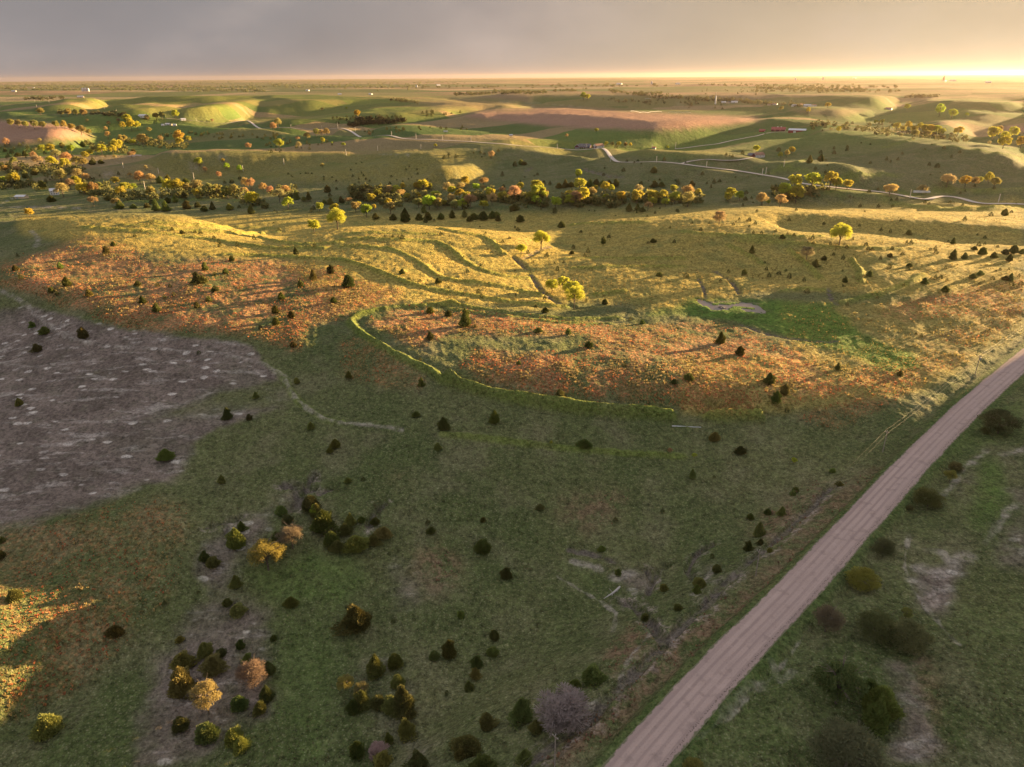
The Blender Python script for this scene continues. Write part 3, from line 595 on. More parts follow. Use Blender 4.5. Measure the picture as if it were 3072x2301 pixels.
# ================================================================ MATERIALS
class NT:
    def __init__(s, name):
        s.m = bpy.data.materials.new(name); s.m.use_nodes = True
        s.n = s.m.node_tree.nodes; s.l = s.m.node_tree.links; s.n.clear()
        s.out = s.n.new('ShaderNodeOutputMaterial')
    def put(s, v, sock):
        if v is None: return
        if isinstance(v, (int, float)): sock.default_value = v
        elif isinstance(v, tuple): sock.default_value = v + (1,) if len(v) == 3 and sock.type == 'RGBA' else v
        else: s.l.new(v, sock)
    def math(s, op, a, b=None, c=None, clamp=False):
        n = s.n.new('ShaderNodeMath'); n.operation = op; n.use_clamp = clamp
        for i, v in enumerate((a, b, c)): s.put(v, n.inputs[i])
        return n.outputs[0]
    def mix(s, f, a, b, blend='MIX'):
        n = s.n.new('ShaderNodeMix'); n.data_type = 'RGBA'; n.blend_type = blend
        s.put(f, n.inputs[0]); s.put(a, n.inputs[6]); s.put(b, n.inputs[7]); return n.outputs[2]
    def step(s, v, lo, hi):
        n = s.n.new('ShaderNodeMapRange'); n.interpolation_type = 'SMOOTHSTEP'
        s.put(v, n.inputs[0]); n.inputs[1].default_value = lo; n.inputs[2].default_value = hi; return n.outputs[0]
    def coord(s, scale=(1, 1, 1), rot=0.0):
        if not hasattr(s, '_tc'): s._tc = s.n.new('ShaderNodeTexCoord').outputs['Object']
        m = s.n.new('ShaderNodeMapping'); m.inputs['Scale'].default_value = scale; m.inputs['Rotation'].default_value = (0, 0, rot)
        s.l.new(s._tc, m.inputs[0]); return m.outputs[0]
    def noise(s, size, detail=3, scale=(1, 1, 1), rot=0.0, rough=.55):
        n = s.n.new('ShaderNodeTexNoise'); n.inputs['Scale'].default_value = 1.0 / size; n.inputs['Detail'].default_value = detail
        n.inputs['Roughness'].default_value = rough; s.l.new(s.coord(scale, rot), n.inputs[0]); return n.outputs[0]
    def voro(s, size, scale=(1, 1, 1), rot=0.0, rnd=1.0):
        n = s.n.new('ShaderNodeTexVoronoi'); n.inputs['Scale'].default_value = 1.0 / size; n.inputs['Randomness'].default_value = rnd
        s.l.new(s.coord(scale, rot), n.inputs[0]); return n
    def attr(s, nm):
        n = s.n.new('ShaderNodeAttribute'); n.attribute_name = nm; sp = s.n.new('ShaderNodeSeparateColor')
        s.l.new(n.outputs['Color'], sp.inputs[0]); return sp.outputs[0], sp.outputs[1], sp.outputs[2], n.outputs['Alpha']
    def bump(s, h, dist, strength=1.0):
        n = s.n.new('ShaderNodeBump'); n.inputs['Distance'].default_value = dist; n.inputs['Strength'].default_value = strength
        s.l.new(h, n.inputs['Height']); return n.outputs[0]
    def surf(s, color, rough=.9, normal=None, spec=.2, transl=0.0, tcol=None, metal=0.0):
        b = s.n.new('ShaderNodeBsdfPrincipled'); s.put(color, b.inputs['Base Color']); s.put(rough, b.inputs['Roughness'])
        b.inputs['Specular IOR Level'].default_value = spec; b.inputs['Metallic'].default_value = metal
        if normal is not None: s.l.new(normal, b.inputs['Normal'])
        o = b.outputs[0]
        if transl:
            t = s.n.new('ShaderNodeBsdfTranslucent'); s.put(tcol or color, t.inputs[0]); x = s.n.new('ShaderNodeMixShader')
            x.inputs[0].default_value = transl; s.l.new(o, x.inputs[1]); s.l.new(t.outputs[0], x.inputs[2]); o = x.outputs[0]
        s.l.new(o, s.out.inputs[0]); return s.m

def mat_ground():
    g = NT('pasture')
    red, bare, wet, tan = g.attr('cover_a'); field, trail, cut, edge = g.attr('cover_b'); dry, verge, bank, rim = g.attr('cover_c')
    n60, n18, n5 = g.noise(70, 4), g.noise(17, 4), g.noise(4.5, 3)
    n1, nh = g.noise(1.1, 3), g.noise(.45, 2)
    base = g.mix(g.step(n60, .35, .65), (.074, .092, .034), (.114, .118, .052))
    base = g.mix(g.math('MULTIPLY', g.step(n18, .45, .7), .6), base, (.155, .140, .082))
    base = g.mix(g.math('MULTIPLY', g.step(n5, .5, .75), .45), base, (.055, .074, .024))
    tf = g.voro(1.5); tuft = g.math('MULTIPLY', g.step(tf.outputs['Distance'], .42, .2), g.step(n5, .38, .58))
    base = g.mix(g.math('MULTIPLY', tuft, .28), base, (.20, .18, .10))
    speck = g.voro(.8); base = g.mix(g.math('MULTIPLY', g.step(speck.outputs['Distance'], .38, .12), .42), base, (.25, .235, .15)); base = g.mix(g.math('MULTIPLY', g.step(nh, .5, .7), .4), base, (.040, .052, .020))
    # dry grass on the sunlit hills, with the sun's gold put into its colour
    tanc = g.mix(g.step(n5, .35, .65), (.31, .235, .060), (.45, .325, .085)); tanc = g.mix(g.math('MULTIPLY', g.step(n18, .5, .68), .6), tanc, (.150, .165, .035))
    tanc = g.mix(g.math('MULTIPLY', g.step(n60, .5, .7), .4), tanc, (.14, .16, .035))
    base = g.mix(g.math('MULTIPLY', tan, g.math('ADD', .55, g.math('MULTIPLY', n1, .6)), clamp=True), base, tanc)
    # russet bluestem
    rv = g.math('MULTIPLY', red, g.step(g.math('ADD', g.math('MULTIPLY', n18, .6), g.math('MULTIPLY', n5, .5)), .42, .62))
    redc = g.mix(g.step(n1, .35, .65), (.29, .115, .055), (.42, .20, .09))
    rt = g.voro(1.3); rv = g.math('MULTIPLY', rv, g.math('ADD', .35, g.step(rt.outputs['Distance'], .55, .25)), clamp=True)
    base = g.mix(rv, base, redc)
    base = g.mix(g.math('MULTIPLY', dry, g.step(g.math('ADD', n5, g.math('MULTIPLY', n1, .4)), .55, .85)), base, g.mix(n1, (.17, .085, .06), (.25, .155, .11)))
    # wet green bottoms
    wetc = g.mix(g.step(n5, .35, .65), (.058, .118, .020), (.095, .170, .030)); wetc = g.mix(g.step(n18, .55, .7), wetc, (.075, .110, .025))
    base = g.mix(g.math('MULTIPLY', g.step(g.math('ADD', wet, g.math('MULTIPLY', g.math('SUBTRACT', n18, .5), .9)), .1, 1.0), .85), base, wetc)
    base = g.mix(g.math('MULTIPLY', bank, .45), base, (.13, .17, .025))
    # bare loess with chalk scalds
    bc = g.mix(g.step(n18, .35, .65), (.128, .099, .086), (.190, .148, .128)); bc = g.mix(g.math('MULTIPLY', g.step(n5, .5, .7), .4), bc, (.10, .095, .065))
    ch = g.noise(6, 5, (.30, 1.2, 1), -.35, .7); chalk = g.step(ch, .53, .64)
    cv = g.voro(6.5, (.7, 1.3, 1), -.3); chalk2 = g.math('MULTIPLY', g.step(g.math('ADD', cv.outputs['Distance'], g.math('MULTIPLY', n5, .25)),   .36, .26), g.step(n60, .3, .5))
    bc = g.mix(g.math('MULTIPLY', g.math('MAXIMUM', g.math('MULTIPLY', chalk, .4), chalk2), g.math('ADD', .35, g.math('MULTIPLY', n1, .7))), bc, (.56, .50, .46))
    bc = g.mix(g.math('MULTIPLY', g.step(n60, .52, .7), .5), bc, (.075, .085, .045))
    edgeb = g.step(g.math('ADD', bare, g.math('ADD', g.math('MULTIPLY', g.math('SUBTRACT', n5, .5), .6), g.math('MULTIPLY', g.math('SUBTRACT', n18, .5), .9))), .15, .95)
    base = g.mix(edgeb, base, bc)
    base = g.mix(g.math('MULTIPLY', trail, g.math('ADD', .12, g.math('MULTIPLY', g.step(n5, .35, .65), .5))), base, (.33, .285, .25))
    base = g.mix(g.math('MULTIPLY', cut, g.step(n5, .3, .6)), base, (.125, .105, .088))
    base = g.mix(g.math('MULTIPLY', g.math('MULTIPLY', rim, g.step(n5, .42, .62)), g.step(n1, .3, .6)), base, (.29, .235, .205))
    base = g.mix(g.math('MULTIPLY', verge, .7), base, g.mix(n1, (.035, .085, .015), (.09, .10, .04)))
    # ploughed fields
    rows = g.n.new('ShaderNodeTexWave'); rows.inputs['Scale'].default_value = .12; rows.inputs['Distortion'].default_value = 4.0; g.l.new(g.coord((1, 1, 1), .4), rows.inputs[0])
    fc = g.mix(g.noise(60, 3), (.235, .135, .095), (.30, .185, .13)); fc = g.mix(g.math('MULTIPLY', rows.outputs['Fac'], .18), fc, (.16, .10, .07))
    base = g.mix(field, base, fc)
    # cropped and grazed fields of the middle distance
    q1 = g.voro(230, (.42, 1.0, 1), .35, .6); q1.distance = 'CHEBYCHEV'; qs = g.n.new('ShaderNodeSeparateColor'); g.l.new(q1.outputs['Color'], qs.inputs[0])
    geo0 = g.n.new('ShaderNodeNewGeometry'); l0 = g.n.new('ShaderNodeVectorMath'); l0.operation = 'LENGTH'; g.l.new(geo0.outputs['Position'], l0.inputs[0]); mid = g.step(l0.outputs['Value'], 1050, 1500)
    fcol = g.mix(g.step(qs.outputs[0], .3, .34), (.050, .095, .024), (.135, .130, .048)); fcol = g.mix(g.step(qs.outputs[0], .62, .65), fcol, (.080, .135, .028)); fcol = g.mix(g.step(qs.outputs[0], .86, .88), fcol, (.26, .18, .10))
    base = g.mix(g.math('MULTIPLY', g.math('MULTIPLY', mid, g.math('SUBTRACT', 1.0, field)), .66), base, fcol)
    # far plain: a patchwork of fields
    geo = g.n.new('ShaderNodeNewGeometry'); ln = g.n.new('ShaderNodeVectorMath'); ln.operation = 'LENGTH'; g.l.new(geo.outputs['Position'], ln.inputs[0])
    farf = g.step(ln.outputs['Value'], 4200, 6500)
    def patch(size, sc, seed):
        v = g.voro(size, sc, .12 + seed, .55); v.distance = 'CHEBYCHEV'
        s = g.n.new('ShaderNodeSeparateColor'); g.l.new(v.outputs['Color'], s.inputs[0]); return s.outputs[0], s.outputs[1]
    p1, p2 = patch(900, (.6, 1.0, 1), 0.0); 
    pc = g.mix(g.step(p1, .35, .5), (.10, .115, .045), (.24, .15, .10)); pc = g.mix(g.step(p1, .62, .7), pc, (.17, .15, .075)); pc = g.mix(g.step(p1, .82, .88), pc, (.30, .22, .13))
    pc = g.mix(g.math('MULTIPLY', p2, .35), pc, (.08, .09, .05)); pc = g.mix(g.math('MULTIPLY', g.step(g.noise(700, 4), .5, .62), .5), pc, (.075, .085, .04))
    base = g.mix(g.math('MULTIPLY', farf, .95), base, pc)
    # grain: every tuft and gap has its own tone
    ga = g.noise(1.5, 2, rough=.7); gb = g.noise(4.2, 3, rough=.7); gc = g.noise(.55, 2, rough=.7)
    gr = g.math('ADD', g.math('MULTIPLY', g.math('SUBTRACT', ga, .5), 2.6), g.math('ADD', g.math('MULTIPLY', g.math('SUBTRACT', gb, .5), 1.1), g.math('MULTIPLY', g.math('SUBTRACT', gc, .5), 1.5)))
    gm = g.math('MAXIMUM', .35, g.math('ADD', 1.02, g.math('MULTIPLY', gr, .8)))
    vs = g.n.new('ShaderNodeVectorMath'); vs.operation = 'SCALE'; g.l.new(base, vs.inputs[0]); g.l.new(gm, vs.inputs['Scale']); base = vs.outputs[0]
    hsum = g.math('ADD', g.math('MULTIPLY', n1, .9), g.math('MULTIPLY', nh, .35))
    nm = g.bump(hsum, 1.1, 1.0)
    b2 = g.n.new('ShaderNodeBump'); b2.inputs['Distance'].default_value = 5.0; b2.inputs['Strength'].default_value = .5
    g.l.new(g.noise(12, 4), b2.inputs['Height']); g.l.new(nm, b2.inputs['Normal'])
    return g.surf(base, .95, b2.outputs[0], .05)

def mat_road(name, a=(.36, .265, .24), b=(.27, .195, .18)):
    g = NT(name); at = g.n.new('ShaderNodeUVMap'); sp = g.n.new('ShaderNodeSeparateXYZ'); g.l.new(at.outputs[0], sp.inputs[0])
    mp = g.n.new('ShaderNodeMapping'); mp.inputs['Scale'].default_value = (7.0, .012, 1); g.l.new(at.outputs[0], mp.inputs[0])
    st = g.n.new('ShaderNodeTexNoise'); st.inputs['Scale'].default_value = 1.6; st.inputs['Detail'].default_value = 5; g.l.new(mp.outputs[0], st.inputs[0])
    n1, n8 = g.noise(.35, 3), g.noise(9, 4)
    c = g.mix(g.step(st.outputs[0], .25, .75), b, a); c = g.mix(g.math('MULTIPLY', n8, .5), c, b)
    # two pairs of wheel tracks packed smooth and pale
    def track(u0, w): return g.math('SUBTRACT', 1.0, g.step(g.math('ABSOLUTE', g.math('SUBTRACT', g.math('ADD', sp.outputs[0], g.math('MULTIPLY', g.math('SUBTRACT', n8, .5), .05)), u0)), w * .5, w))
    t = g.math('MAXIMUM', g.math('MAXIMUM', track(.24, .07), track(.42, .07)), g.math('MAXIMUM', track(.59, .07), track(.77, .07)))
    c = g.mix(g.math('MULTIPLY', t, g.math('MULTIPLY', n8, .75)), c, tuple(min(1, v * 1.28) for v in a))
    wv = track(.12, .03); c = g.mix(g.math('MULTIPLY', wv, g.step(n1, .5, .6)), c, tuple(v * .45 for v in b))
    c = g.mix(g.math('MULTIPLY', g.step(n1, .5, .75), .3), c, tuple(v * .6 for v in b))
    pt = g.noise(3.5, 4); c = g.mix(g.math('MULTIPLY', g.step(pt, .55, .68), .35), c, tuple(v * .62 for v in b)); c = g.mix(g.math('MULTIPLY', g.step(pt, .42, .30), .3), c, tuple(min(1, v * 1.25) for v in a))
    eg = g.math('ABSOLUTE', g.math('SUBTRACT', sp.outputs[0], .5)); gq = g.step(g.math('ADD', eg, g.math('MULTIPLY', g.math('SUBTRACT', g.noise(1.6, 4), .5), .16)), .44, .47); c = g.mix(g.math('MULTIPLY', gq, .75), c, (.075, .095, .035))
    h = g.math('ADD', g.math('MULTIPLY', st.outputs[0], .25), g.math('MULTIPLY', n1, .4))
    return g.surf(c, .95, g.bump(h, .06, .8), .1)
def mat_plain(name, col, rough=.8, size=1.0, var=.25, metal=0.0, spec=.3, wave=None):
    g = NT(name); n = g.noise(size, 4); c = g.mix(g.step(n, .3, .7), tuple(v * (1 - var) for v in col), tuple(min(1, v * (1 + var)) for v in col))
    if wave:
        w = g.n.new('ShaderNodeTexWave'); w.inputs['Scale'].default_value = wave; w.bands_direction = 'DIAGONAL'; g.l.new(g.coord(), w.inputs[0])
        c = g.mix(g.math('MULTIPLY', w.outputs['Fac'], .25), c, tuple(v * .7 for v in col))
    return g.surf(c, rough, g.bump(n, .02, .5), spec, metal=metal)
def mat_leaf(name, var=.35, transl=.3, size=.16):
    g = NT(name); oi = g.n.new('ShaderNodeObjectInfo'); n = g.noise(size, 2); n2 = g.noise(size * .25, 1)
    v = g.math('ADD', 1 - var, g.math('MULTIPLY', g.math('ADD', n, n2), var))
    mul = g.n.new('ShaderNodeVectorMath'); mul.operation = 'SCALE'; g.l.new(oi.outputs['Color'], mul.inputs[0]); g.l.new(v, mul.inputs['Scale'])
    return g.surf(mul.outputs[0], .8, None, .15, transl)
def mat_water():
    g = NT('pond_water'); return g.surf(g.mix(g.noise(3, 3), (.06, .05, .05), (.16, .12, .12)), .3, g.bump(g.noise(.7, 2), .02, .3), .35)
MAT = {}
def build_mats():
    MAT['ground'] = mat_ground(); MAT['road'] = mat_road('gravel'); MAT['road2'] = mat_road('pale_gravel', (.52, .45, .40), (.42, .35, .31)); MAT['palepole'] = mat_plain('bleached_pole', (.50, .45, .40), .9, .4, .2)
    MAT['leaf'] = mat_leaf('foliage', .45, .5); MAT['cedar'] = mat_leaf('cedar_foliage', .5, .12); MAT['twig'] = mat_leaf('twigs', .4, .1)
    MAT['bark'] = mat_plain('bark', (.11, .085, .065), .95, .1, .35); MAT['deadwood'] = mat_plain('dead_wood', (.40, .36, .34), .9, .2, .2)
    MAT['pole'] = mat_plain('weathered_pole', (.27, .22, .19), .9, .4, .3); MAT['wire'] = mat_plain('bare_wire', (.22, .20, .16), .6, 1, .1)
    MAT['steel'] = mat_plain('galvanised_steel', (.42, .42, .43), .45, .6, .15, .5); MAT['ceramic'] = mat_plain('insulator', (.5, .5, .48), .3, .2, .1)
    MAT['white'] = mat_plain('white_siding', (.62, .60, .60), .6, 1.5, .08, wave=2.0); MAT['redw'] = mat_plain('red_siding', (.26, .035, .035), .65, 1.5, .2, wave=2.0)
    MAT['darkred'] = mat_plain('maroon_siding', (.14, .03, .045), .65, 1.5, .2, wave=2.0); MAT['tanw'] = mat_plain('cream_siding', (.55, .44, .32), .7, 1.5, .1, wave=2.0)
    MAT['grey'] = mat_plain('grey_shingle', (.14, .13, .15), .85, .8, .3); MAT['brown'] = mat_plain('brown_shingle', (.24, .13, .09), .85, .8, .25)
    MAT['redroof'] = mat_plain('red_metal_roof', (.26, .05, .05), .5, 2, .15); MAT['tinroof'] = mat_plain('pale_metal_roof', (.50, .48, .52), .4, 2, .12)
    MAT['glass'] = mat_plain('window_glass', (.03, .035, .045), .12, 1, .2, spec=.8); MAT['stone'] = mat_plain('pale_stone', (.45, .42, .38), .9, .3, .25)
    MAT['mud'] = mat_plain('dark_mud', (.055, .045, .04), .7, .5, .35); MAT['water'] = mat_water(); MAT['rubber'] = mat_plain('rubber', (.02, .02, .02), .9, .3, .1)
    MAT['carpaint'] = mat_plain('dark_car_paint', (.03, .032, .04), .25, 2, .1, spec=.7); MAT['greypaint'] = mat_plain('grey_door_paint', (.33, .31, .36), .6, 1, .1)
    g = NT('grass_blades'); r, gg, b, _ = g.attr('tint'); cc = g.n.new('ShaderNodeCombineColor'); g.l.new(r, cc.inputs[0]); g.l.new(gg, cc.inputs[1]); g.l.new(b, cc.inputs[2])
    MAT['blades'] = g.surf(cc.outputs[0], .8, None, .1, .35)
build_mats()

# ================================================================ GROUND, ROADS, WATER
def tag(o, label=None, cat=None, group=None, kind=None):
    if label: o['label'] = label
    if cat: o['category'] = cat
    if group: o['group'] = group
    if kind: o['kind'] = kind
    return o
def link(name, me, mat=None, parent=None, loc=None):
    o = bpy.data.objects.new(name, me); COL.objects.link(o)
    if mat is not None and me is not None and not me.materials: me.materials.append(mat)
    if parent: o.parent = parent
    if loc is not None: o.location = loc
    return o
ground = tag(link('ground', ground_mesh(), MAT['ground']), kind='structure')
def chaikin(P, n=2):
    P = np.asarray(P, float)
    for _ in range(n):
        q = [P[0]]
        for i in range(len(P) - 1): q += [P[i] * .75 + P[i + 1] * .25, P[i] * .25 + P[i + 1] * .75]
        q.append(P[-1]); P = np.array(q)
    return P
def resample(P, step):
    d = np.r_[0, np.cumsum(np.hypot(*np.diff(P, axis=0).T))]; n = max(2, int(d[-1] / step)); s = np.linspace(0, d[-1], n)
    return np.stack([np.interp(s, d, P[:, 0]), np.interp(s, d, P[:, 1])], 1), s
def strip(name, P, half, zf, mat, crown=.1, step=1.5, cols=9, ragged=.25):
    P, s = resample(chaikin(P), step); T = np.gradient(P, axis=0); T /= np.linalg.norm(T, axis=1)[:, None]; Nn = np.stack([-T[:, 1], T[:, 0]], 1)
    u = np.linspace(-1, 1, cols); V, U = [], []
    z0 = zf(P[:, 0], P[:, 1]); kk = 3
    z0 = np.convolve(np.pad(z0, kk, mode='edge'), np.ones(2 * kk + 1) / (2 * kk + 1), 'valid')
    jl = 1 + ragged * (fbm(s, s * 0, 9, 3, 4)); jr = 1 + ragged * (fbm(s, s * 0 + 50, 9, 3, 6))
    for i in range(len(P)):
        for c in u:
            w = half * ((jl[i] if c < 0 else jr[i]) if abs(c) > .85 else 1); V.append((P[i][0] + Nn[i][0] * c * w, P[i][1] + Nn[i][1] * c * w, z0[i] + crown * (1 - c * c) - (.14 if abs(c) > .99 else 0)))
            U.append(((c + 1) / 2, s[i]))
    n = len(P); F = [(i * cols + j, i * cols + j + 1, (i + 1) * cols + j + 1, (i + 1) * cols + j) for i in range(n - 1) for j in range(cols - 1)]
    me = bpy.data.meshes.new(name); me.from_pydata(V, [], F)
    uv = me.uv_layers.new(name='UVMap'); li = np.zeros(len(me.loops), np.int32); me.loops.foreach_get('vertex_index', li)
    uv.data.foreach_set('uv', np.array(U, np.float32)[li].ravel()); me.polygons.foreach_set('use_smooth', [True] * len(F))
    if me.polygons[0].normal.z < 0: me.flip_normals()
    return link(name, me, mat)
zero = lambda X, Y: 0 * X
tag(strip('gravel_road', RPW, 5.0, lambda X, Y: 0 * X + .0, MAT['road'], .12, ragged=.10), kind='structure')
for key, nm, hw, st in (('mid', 'distant_gravel_road', 3.6, 6), ('d1', 'farm_lane', 2.3, 5), ('d2', 'barn_lane', 2.6, 5)):
    tag(strip(nm, TRACKS[key][0], hw, (lambda X, Y, k_=key: track_z(k_, X, Y)[0] + .25) if key not in ('d1', 'd3') else (lambda X, Y: track_flat(X, Y, fine_h(X, Y)) + .55), MAT['road2'], .15, st, 5, .08), kind='structure')
def water(name, poly, up=.06, zfix=None):
    X, Y, H = shoot(np.array([p[0] for p in poly]), np.array([p[1] for p in poly]), fine_h); z = float(np.percentile(H, 65)) + up if zfix is None else zfix
    # lines of sight meet the water level itself
    X, Y = plane_hit([p[0] for p in poly], [p[1] for p in poly], z)
    bm = bmesh.new(); vs = [bm.verts.new((x, y, z)) for x, y in zip(X, Y)]; bm.faces.new(vs); bmesh.ops.triangulate(bm, faces=bm.faces[:])
    me = bpy.data.meshes.new(name); bm.to_mesh(me); bm.free()
    if me.polygons[0].normal.z < 0: me.flip_normals()
    return tag(link(name, me, MAT['water']), kind='structure'), z

# ================================================================ PLANTS
rng = np.random.default_rng(7)
def mesh_from(name, V, F, mats, midx=None, smooth=False):
    me = bpy.data.meshes.new(name); me.from_pydata([tuple(v) for v in V], [], [tuple(int(i) for i in f) for f in F])
    for m in mats: me.materials.append(m)
    if midx is not None: me.polygons.foreach_set('material_index', np.array(midx, np.int32))
    if smooth: me.polygons.foreach_set('use_smooth', [True] * len(F))
    return me
def tube(V, F, p, q, r0, r1, n=5):
    p = np.array(p, float); q = np.array(q, float); d = q - p; d /= np.linalg.norm(d) + 1e-9
    a = np.cross(d, [0, 0, 1] if abs(d[2]) < .9 else [1, 0, 0]); a /= np.linalg.norm(a); b = np.cross(d, a); k = len(V)
    for c, r in ((p, r0), (q, r1)):
        for i in range(n):
            t = 2 * math.pi * i / n; V.append(c + (a * math.cos(t) + b * math.sin(t)) * r)
    for i in range(n): F.append((k + i, k + (i + 1) % n, k + n + (i + 1) % n, k + n + i))
    F.append(tuple(k + n + i for i in range(n)))
def cards(C, D, L, Wd, rs):
    """leaf clumps: pointed quads at C growing along D"""
    n = len(C); D = D / (np.linalg.norm(D, axis=1)[:, None] + 1e-9); R = rs.normal(size=(n, 3)); S = np.cross(D, R); S /= np.linalg.norm(S, axis=1)[:, None]
    L = np.asarray(L).reshape(-1, 1) * np.ones((n, 1)); Wd = np.asarray(Wd).reshape(-1, 1) * np.ones((n, 1))
    V = np.stack([C - D * L * .35, C + S * Wd * .5, C + D * L * .65, C - S * Wd * .5], 1).reshape(-1, 3)
    return V, np.arange(4 * n).reshape(-1, 4)
def cedar_proto(seed, n, hgt, round_=.5, core=True):
    rs = np.random.default_rng(seed)
    def prof(t): return .5 * np.clip((1 - t) ** (.55 + .35 * (1 - round_)) * np.clip(t * 5 + .45, 0, 1), 0, 1)
    t = rs.beta(1.15, 1.5, n); lob = [(rs.uniform(0, 6.28), rs.uniform(.05, .85), rs.uniform(.06, .22)) for _ in range(14)]
    a = rs.uniform(0, 2 * math.pi, n); r = prof(t)
    for la, lt, lr in lob: r = r + lr * np.exp(-((np.angle(np.exp(1j * (a - la)))) / .45) ** 2 - ((t - lt) / .13) ** 2)
    r = r * (1 - .35 * rs.random(n) ** 1.6) * (.9)
    C = np.stack([np.cos(a) * r, np.sin(a) * r, .03 + t * hgt * .97], 1)
    D = np.stack([np.cos(a) * .9, np.sin(a) * .9, .6 + t * 1.2], 1) + rs.normal(size=(n, 3)) * .4
    tipb = rs.random(n) < .16; C[tipb, :2] *= 1.12
    L = (.14 + .12 * rs.random(n) + .13 * (rs.random(n) < .16)) * (1 - .3 * t); k = (700 / n) ** .38
    V, F = cards(C, D, L * k, (.05 + L * .12) * k, rs)
    V2 = []; F2 = []
    if core:      # solid shell added inside the crown to block light, standing for inner foliage
        m, q = 7, 9
        for i in range(m + 1):
            tt = i / m
            for j in range(q):
                an = 2 * math.pi * j / q; rr = prof(np.array([tt]))[0] * (.5 + .25 * rs.random()) + .01
                V2.append((math.cos(an) * rr, math.sin(an) * rr, .02 + tt * hgt * .9))
        for i in range(m):
            for j in range(q): F2.append((i * q + j, i * q + (j + 1) % q, (i + 1) * q + (j + 1) % q, (i + 1) * q + j))
        F2.append(tuple(m * q + j for j in range(q)))
    VV = np.vstack([V, V2]) if V2 else V; FF = [tuple(f) for f in F] + [tuple(4 * n + i for i in f) for f in F2]
    return VV, FF
def stem_mesh(name, h, r, seed=0, limbs=0, spread=.35):
    V, F = [], []; rs = np.random.default_rng(seed); tube(V, F, (0, 0, -.06), (0, 0, h * .5), r, r * .8, 7); tube(V, F, (0, 0, h * .5), (0.01, 0.01, h), r * .8, r * .35, 6)
    for i in range(limbs):
        a = i * 2.4 + rs.random(); z0 = h * (.3 + .5 * i / max(1, limbs)); e = np.array([math.cos(a) * spread * (.6 + .5 * rs.random()), math.sin(a) * spread * (.6 + .5 * rs.random()), z0 + h * (.35 + .3 * rs.random())])
        tube(V, F, (0, 0, z0), e * [.5, .5, 1] + [0, 0, -h * .06], r * .55, r * .38, 5); tube(V, F, e * [.5, .5, 1] + [0, 0, -h * .06], e, r * .38, r * .15, 4)
        for k in range(2):
            b = a + rs.uniform(-.9, .9); tube(V, F, e * [.5, .5, 1] + [0, 0, -h * .06], e + [math.cos(b) * .1, math.sin(b) * .1, .1], r * .25, r * .08, 4)
    return mesh_from(name, V, F, [MAT['bark']])
def crown_mesh(name, seed, n, hgt, leaf=.055, clumps=18, lo=.28, flat=1.0, twiggy=0.0, mat='leaf', holes=.25):
    rs = np.random.default_rng(seed); cc = []
    while len(cc) < clumps:
        a = rs.uniform(0, 6.283); t = rs.random(); el = rs.uniform(-.45, 1.2); R = .36
        c = np.array([math.cos(a) * math.cos(el) * R, math.sin(a) * math.cos(el) * R, 0]); c *= rs.uniform(.55, 1.0)
        c[2] = hgt * (lo + (1 - lo) * .5) + math.sin(el) * hgt * (1 - lo) * .40 * flat
        if all(np.linalg.norm(c - o[0]) > .12 for o in cc) or rs.random() < .12: cc.append((c, rs.uniform(.10, .19)))
    per = n // clumps; Vs, Fs, k = [], [], 0
    for c, r in cc:
        m = int(per * (r / .145) ** 2); d = rs.normal(size=(m, 3)); d /= np.linalg.norm(d, axis=1)[:, None]; d[:, 2] = np.where(rs.random(m) < .5, np.abs(d[:, 2]), d[:, 2])
        q = c + d * r * (rs.random(m)[:, None] ** .4) * [1, 1, .85]
        D = d * (1 + twiggy * 2) + [0, 0, .3 + twiggy] + rs.normal(size=(m, 3)) * (.9 - .6 * twiggy)
        V, F = cards(q, D, leaf * (.7 + .8 * rs.random(m)) * (1 + 1.2 * twiggy), leaf * (.55 + .4 * rs.random(m)) * (1 - .55 * twiggy), rs); Vs.append(V); Fs.append(F + k); k += len(V)
    return mesh_from(name, np.vstack(Vs), np.vstack(Fs), [MAT[mat]])
CED_LO, CED_HI, TRE_LO, TRE_HI, TWG_LO, TWG_HI = [], [], [], [], [], []
for i in range(5):
    h = [1.0, 1.25, .85, 1.1, .78][i]; V, F = cedar_proto(20 + i, 700, h, [.6, .2, 1, .4, .9][i])
    Vt, Ft = [], []; tube(Vt, Ft, (0, 0, -.12), (0, 0, .3), .04, .03)
    F2 = [tuple(len(V) + x for x in f) for f in Ft]
    CED_LO.append(mesh_from('cedar', np.vstack([V, Vt]), F + F2, [MAT['cedar'], MAT['bark']], [0] * len(F) + [1] * len(F2)))
    V, F = cedar_proto(40 + i, 3200, h, [.6, .2, 1, .4, .9][i]); CED_HI.append((mesh_from('cedar_crown', V, F, [MAT['cedar']]), stem_mesh('cedar_trunk', h * .8, .03, i)))
for i in range(6):
    h = [.95, 1.1, .9, 1.2, .85, 1.0][i]
    TRE_LO.append((crown_mesh('tree_crown', 60 + i, 1500, h, .075, 17, [.16, .12, .2, .1, .18, .14][i]), stem_mesh('tree_trunk', h * .75, .028, i, 5)))
for i in range(3):
    h = [1.0, 1.15, .9][i]
    TRE_HI.append((crown_mesh('tree_crown', 80 + i, 6500, h, .034, 26, .2), stem_mesh('tree_trunk', h * .78, .026, 9 + i, 9)))
for i in range(3):
    h = [.95, .9, 1.05][i]
    TWG_LO.append((crown_mesh('budding_crown', 90 + i, 1500, h, .055, 20, .16, 1, .6), stem_mesh('tree_trunk', h * .7, .026, 20 + i, 6)))
    TWG_HI.append((crown_mesh('budding_crown', 96 + i, 5600, h, .03, 30, .12, 1, .75), stem_mesh('tree_trunk', h * .75, .024, 30 + i, 11)))
